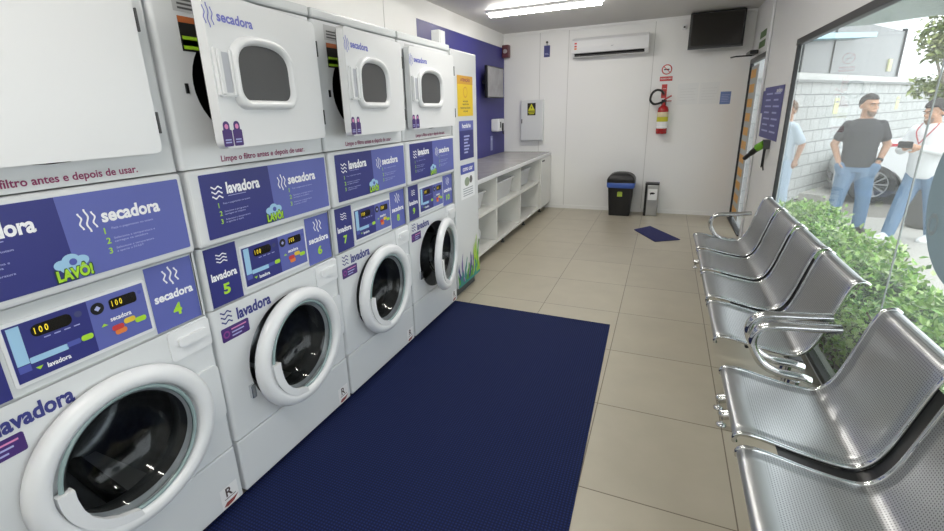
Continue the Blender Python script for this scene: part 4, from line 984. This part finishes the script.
def person(label, loc, rotz, H, J, sleeves, colours, headyaw, headpitch, lean=0, wide=1, hem=.475, curl=.6, beard=False, smile=False, hairargs={}, pockets=False, handdirs=None, feetdirs=None, skin_m=None):
    sk = skin_m or skin
    root = MB(); b = root
    g = lambda k: tuple(x*H for x in J[k])
    torso(b, H, sk, .93, lean=lean, wide=wide)
    nk = Vector((0, -lean*.34*H, .83*H)); hc = Vector(g('head'))
    capsule(b, nk, hc+Vector((0, .01, -.03)), .036*H, .034*H, sk)
    for s_ in 'lr':
        capsule(b, g('sh'+s_), g('el'+s_), .030*H, .025*H, sk); capsule(b, g('el'+s_), g('wr'+s_), .025*H, .0165*H, sk)
        capsule(b, g('hip'+s_), g('kn'+s_), .055*H, .036*H, sk); capsule(b, g('kn'+s_), g('an'+s_), .036*H, .022*H, sk)
        dd, sd = handdirs[s_]; hand(b, g('wr'+s_), dd, sd, H, sk, curl)
        a = Vector(g('an'+s_)); fd = Vector(feetdirs[s_]+(0,)).normalized(); capsule(b, (a.x, a.y, .03*H), tuple(Vector((a.x, a.y, .018*H))+fd*.06*H), .020*H, .013*H, sk)
    q = head(b, hc, H, headyaw, headpitch, sk)
    body = solid(root, 'person', None, .0085, 2)
    body.location = loc; body.rotation_euler = (0, 0, rotz); tag(body, label, 'person')
    face(q, body, beard, smile); hair(q, body, hairargs.pop('m', hairm), **hairargs)
    if beard:
        mb = MB(); V = []; F = []
        for j in range(7):
            for i in range(13):
                th = -PI/2+(i/12-.5)*2.1; t_ = j/6
                z = -.062-.052*t_; rx = .060*(1-.45*t_**2); ry = .076*(1-.18*t_**2)
                V.append(q(rx*math.cos(th), -.018+ry*math.sin(th)-(.006 if abs(i-6) < 3 and j > 0 else 0), z+(.012 if abs(i-6) > 4 else 0)))
        for j in range(6):
            for i in range(12): F.append((j*13+i, j*13+i+1, (j+1)*13+i+1, (j+1)*13+i))
        o = MB().add(V, F, mat('stubble', '#8a7263', .8), True).build('beard', body)
    # shirt
    sm_, jm, shm, sol = colours
    sh = MB(); torso(sh, H, sm_, 1.09, hem, .84, lean=lean, wide=wide)
    for s_ in 'lr':
        A, E_, Wr = Vector(g('sh'+s_)), Vector(g('el'+s_)), Vector(g('wr'+s_))
        capsule(sh, A, A.lerp(E_, sleeves if sleeves < 1 else 1), .034*H, .037*H if sleeves < 1 else .034*H, sm_)
        if sleeves >= 1: capsule(sh, E_, E_.lerp(Wr, .93), .034*H, .025*H, sm_)
    solid(sh, 'shirt', body, .012, 3)
    je = MB(); torso(je, H, jm, 1.03, .455, .56, lean=lean, wide=wide)
    for s_ in 'lr':
        A, K_, N_ = Vector(g('hip'+s_)), Vector(g('kn'+s_)), Vector(g('an'+s_))
        capsule(je, A, K_, .064*H, .047*H, jm); capsule(je, K_, N_, .047*H, .040*H, jm)
        if pockets: w_ = Vector(g('wr'+s_)); dd = Vector(handdirs[s_][0]).normalized(); capsule(je, w_+dd*.035*H, w_+dd*.09*H, .031*H, .024*H, jm)
    solid(je, 'jeans', body, .012, 3)
    shoes(body, [(g('an'+s_), feetdirs[s_]) for s_ in 'lr'], H, shm, sol)
    return body, q, g
tee = mat('charcoal_tee', '#3c3d41', .8); denim = mat('denim', '#6b89a8', .8, var=.15, vscale=14); whites = mat('white_shirt', '#eef0f2', .8); paleshirt = mat('pale_blue_shirt', '#c9d9e6', .8); paledenim = mat('pale_denim', '#b5cade', .8)
wshoe = mat('white_leather', '#eceded', .5); bshoe = mat('dark_leather', '#3c3632', .5); sole_m = mat('sole', '#d9d9d6', .6)
# local frame: +x is the figure's left hand side, -y is the way it faces, z up, all in body heights
J1 = dict(head=(.0, -.006, .925), shl=(.094, 0, .792), shr=(-.094, 0, .792), ell=(.150, .03, .65), elr=(-.150, .03, .65), wrl=(.112, -.035, .53), wrr=(-.112, -.035, .53),
          hipl=(.050, 0, .48), hipr=(-.050, 0, .48), knl=(.075, -.01, .27), knr=(-.07, -.01, .27), anl=(.085, .01, .045), anr=(-.085, .01, .045))
m1, q1, g1 = person('man in black t-shirt and blue jeans with hands in pockets, outside window', (3.63, 6.40, GZ), -.16, 1.71, J1, .62, (tee, denim, bshoe, sole_m), .55, .06, wide=.96, hem=.475, beard=True, pockets=True,
    hairargs=dict(front=.062, back=-.02, thick=.006), handdirs={'l': ((-.25, -.1, -1), (0, -1, 0)), 'r': ((.25, -.1, -1), (0, 1, 0))}, feetdirs={'l': (.25, -1), 'r': (-.25, -1)})
wv_ = Vector(g1('wrl')); ev_ = Vector(g1('ell')); dv = (wv_-ev_).normalized()
MB().tube([wv_-dv*.045, wv_-dv*.015], .036, black, 14).build('wristwatch', m1)
J2 = dict(head=(.0, -.055, .912), shl=(.112, -.02, .79), shr=(-.112, -.02, .79), ell=(.150, -.055, .645), elr=(-.150, -.055, .645), wrl=(.045, -.170, .675), wrr=(-.045, -.175, .665),
          hipl=(.050, .0, .48), hipr=(-.050, 0, .48), knl=(.06, .04, .27), knr=(-.06, -.07, .27), anl=(.065, .10, .045), anr=(-.07, -.11, .045))
m2, q2, g2 = person('smiling man in white long sleeved shirt and jeans holding a phone, outside window', (4.20, 6.12, GZ), -.95, 1.64, J2, 1, (whites, denim, wshoe, sole_m), -.25, .22, lean=.10, wide=1.05, hem=.455, smile=True, beard=True, curl=1.2,
    hairargs=dict(front=.055, back=-.045, thick=.012), handdirs={'l': ((-.55, -.75, .25), (0, .3, 1)), 'r': ((.55, -.75, .3), (0, .3, -1))}, feetdirs={'l': (.1, -1), 'r': (-.1, -1)})
la = MB(); rdm = mat('lanyard_red', '#b8474e', .6); H2 = 1.64
la.tube(smooth_path([(-.048*H2, -.105, .835*H2), (-.042*H2, -.185, .78*H2), (-.0, -.215, .70*H2)], 5), .006, rdm, 6).tube(smooth_path([(.048*H2, -.105, .835*H2), (.042*H2, -.185, .78*H2), (.0, -.215, .70*H2)], 5), .006, rdm, 6).build('lanyard', m2)
Mx = Matrix.Translation((4.20, 6.12, GZ)) @ Matrix.Rotation(-.95, 4, 'Z'); c = Mx @ Vector((0, -.245*H2, .70*H2))
t = thing('phone', 'dark phone held in both hands by the man in white', 'phone', c, -.95)
MB().box(-.075, .075, -.006, .006, -.037, .037, black, .006).build('phone_body', t); MB().rect(-.068, .068, -.03, .03, 0, lambda u, v, w=0: (-u, .0066, v), smoke).build('screen', t)
J3 = dict(J1); J3.update(ell=(.13, .06, .65), wrl=(.115, .04, .52), elr=(-.16, .02, .645), wrr=(-.17, -.03, .50), head=(0, -.006, .925))
m3, q3, g3 = person('person in pale blue shirt and pale jeans half hidden behind the window frame', (2.955, 7.05, GZ), -1.15, 1.66, J3, .8, (paleshirt, paledenim, wshoe, sole_m), .35, .02, wide=.92, hem=.47,
    hairargs=dict(front=.058, back=-.06, thick=.012, m=mat('brown_hair', '#6d5240', .6)), handdirs={'l': ((-.1, -.2, -1), (0, -1, 0)), 'r': ((.05, -.1, -1), (0, 1, 0))}, feetdirs={'l': (.2, -1), 'r': (-.2, -1)})
# ------------------------------------------------------------------ sky, sun, camera
w = bpy.data.worlds.new('sky'); bpy.context.scene.world = w; w.use_nodes = True
bg = w.node_tree.nodes['Background']; bg.inputs['Color'].default_value = (.93, .97, 1, 1); bg.inputs['Strength'].default_value = 2.6
cam = bpy.data.cameras.new('camera'); co = bpy.data.objects.new('camera', cam); C.objects.link(co); bpy.context.scene.camera = co
f_, yaw, pitch, roll, ppx, ppy = 456.943, -.4232, -.2901, -.0325, -14.13, -16.38
cam.sensor_fit = 'HORIZONTAL'; cam.sensor_width = 36; cam.lens = 36*f_/944
cam.shift_x = -ppx/944; cam.shift_y = ppy/944
fw = Vector((math.sin(yaw)*math.cos(pitch), math.cos(yaw)*math.cos(pitch), math.sin(pitch))); r = Vector((math.cos(yaw), -math.sin(yaw), 0)); u = r.cross(fw)
c_, s_ = math.cos(roll), math.sin(roll); r2 = r*c_+u*s_; u2 = u*c_-r*s_
M = Matrix((r2, u2, -fw)).transposed().to_4x4(); M.translation = (1.3843, -.9694, 1.4312); co.matrix_world = M
cam.clip_start = .02; cam.clip_end = 200
sc = bpy.context.scene
sc.view_settings.view_transform = 'Standard'; sc.view_settings.look = 'None'; sc.view_settings.exposure = .2
sc.cycles.use_denoising = True; sc.cycles.max_bounces = 8; sc.cycles.sample_clamp_indirect = 8
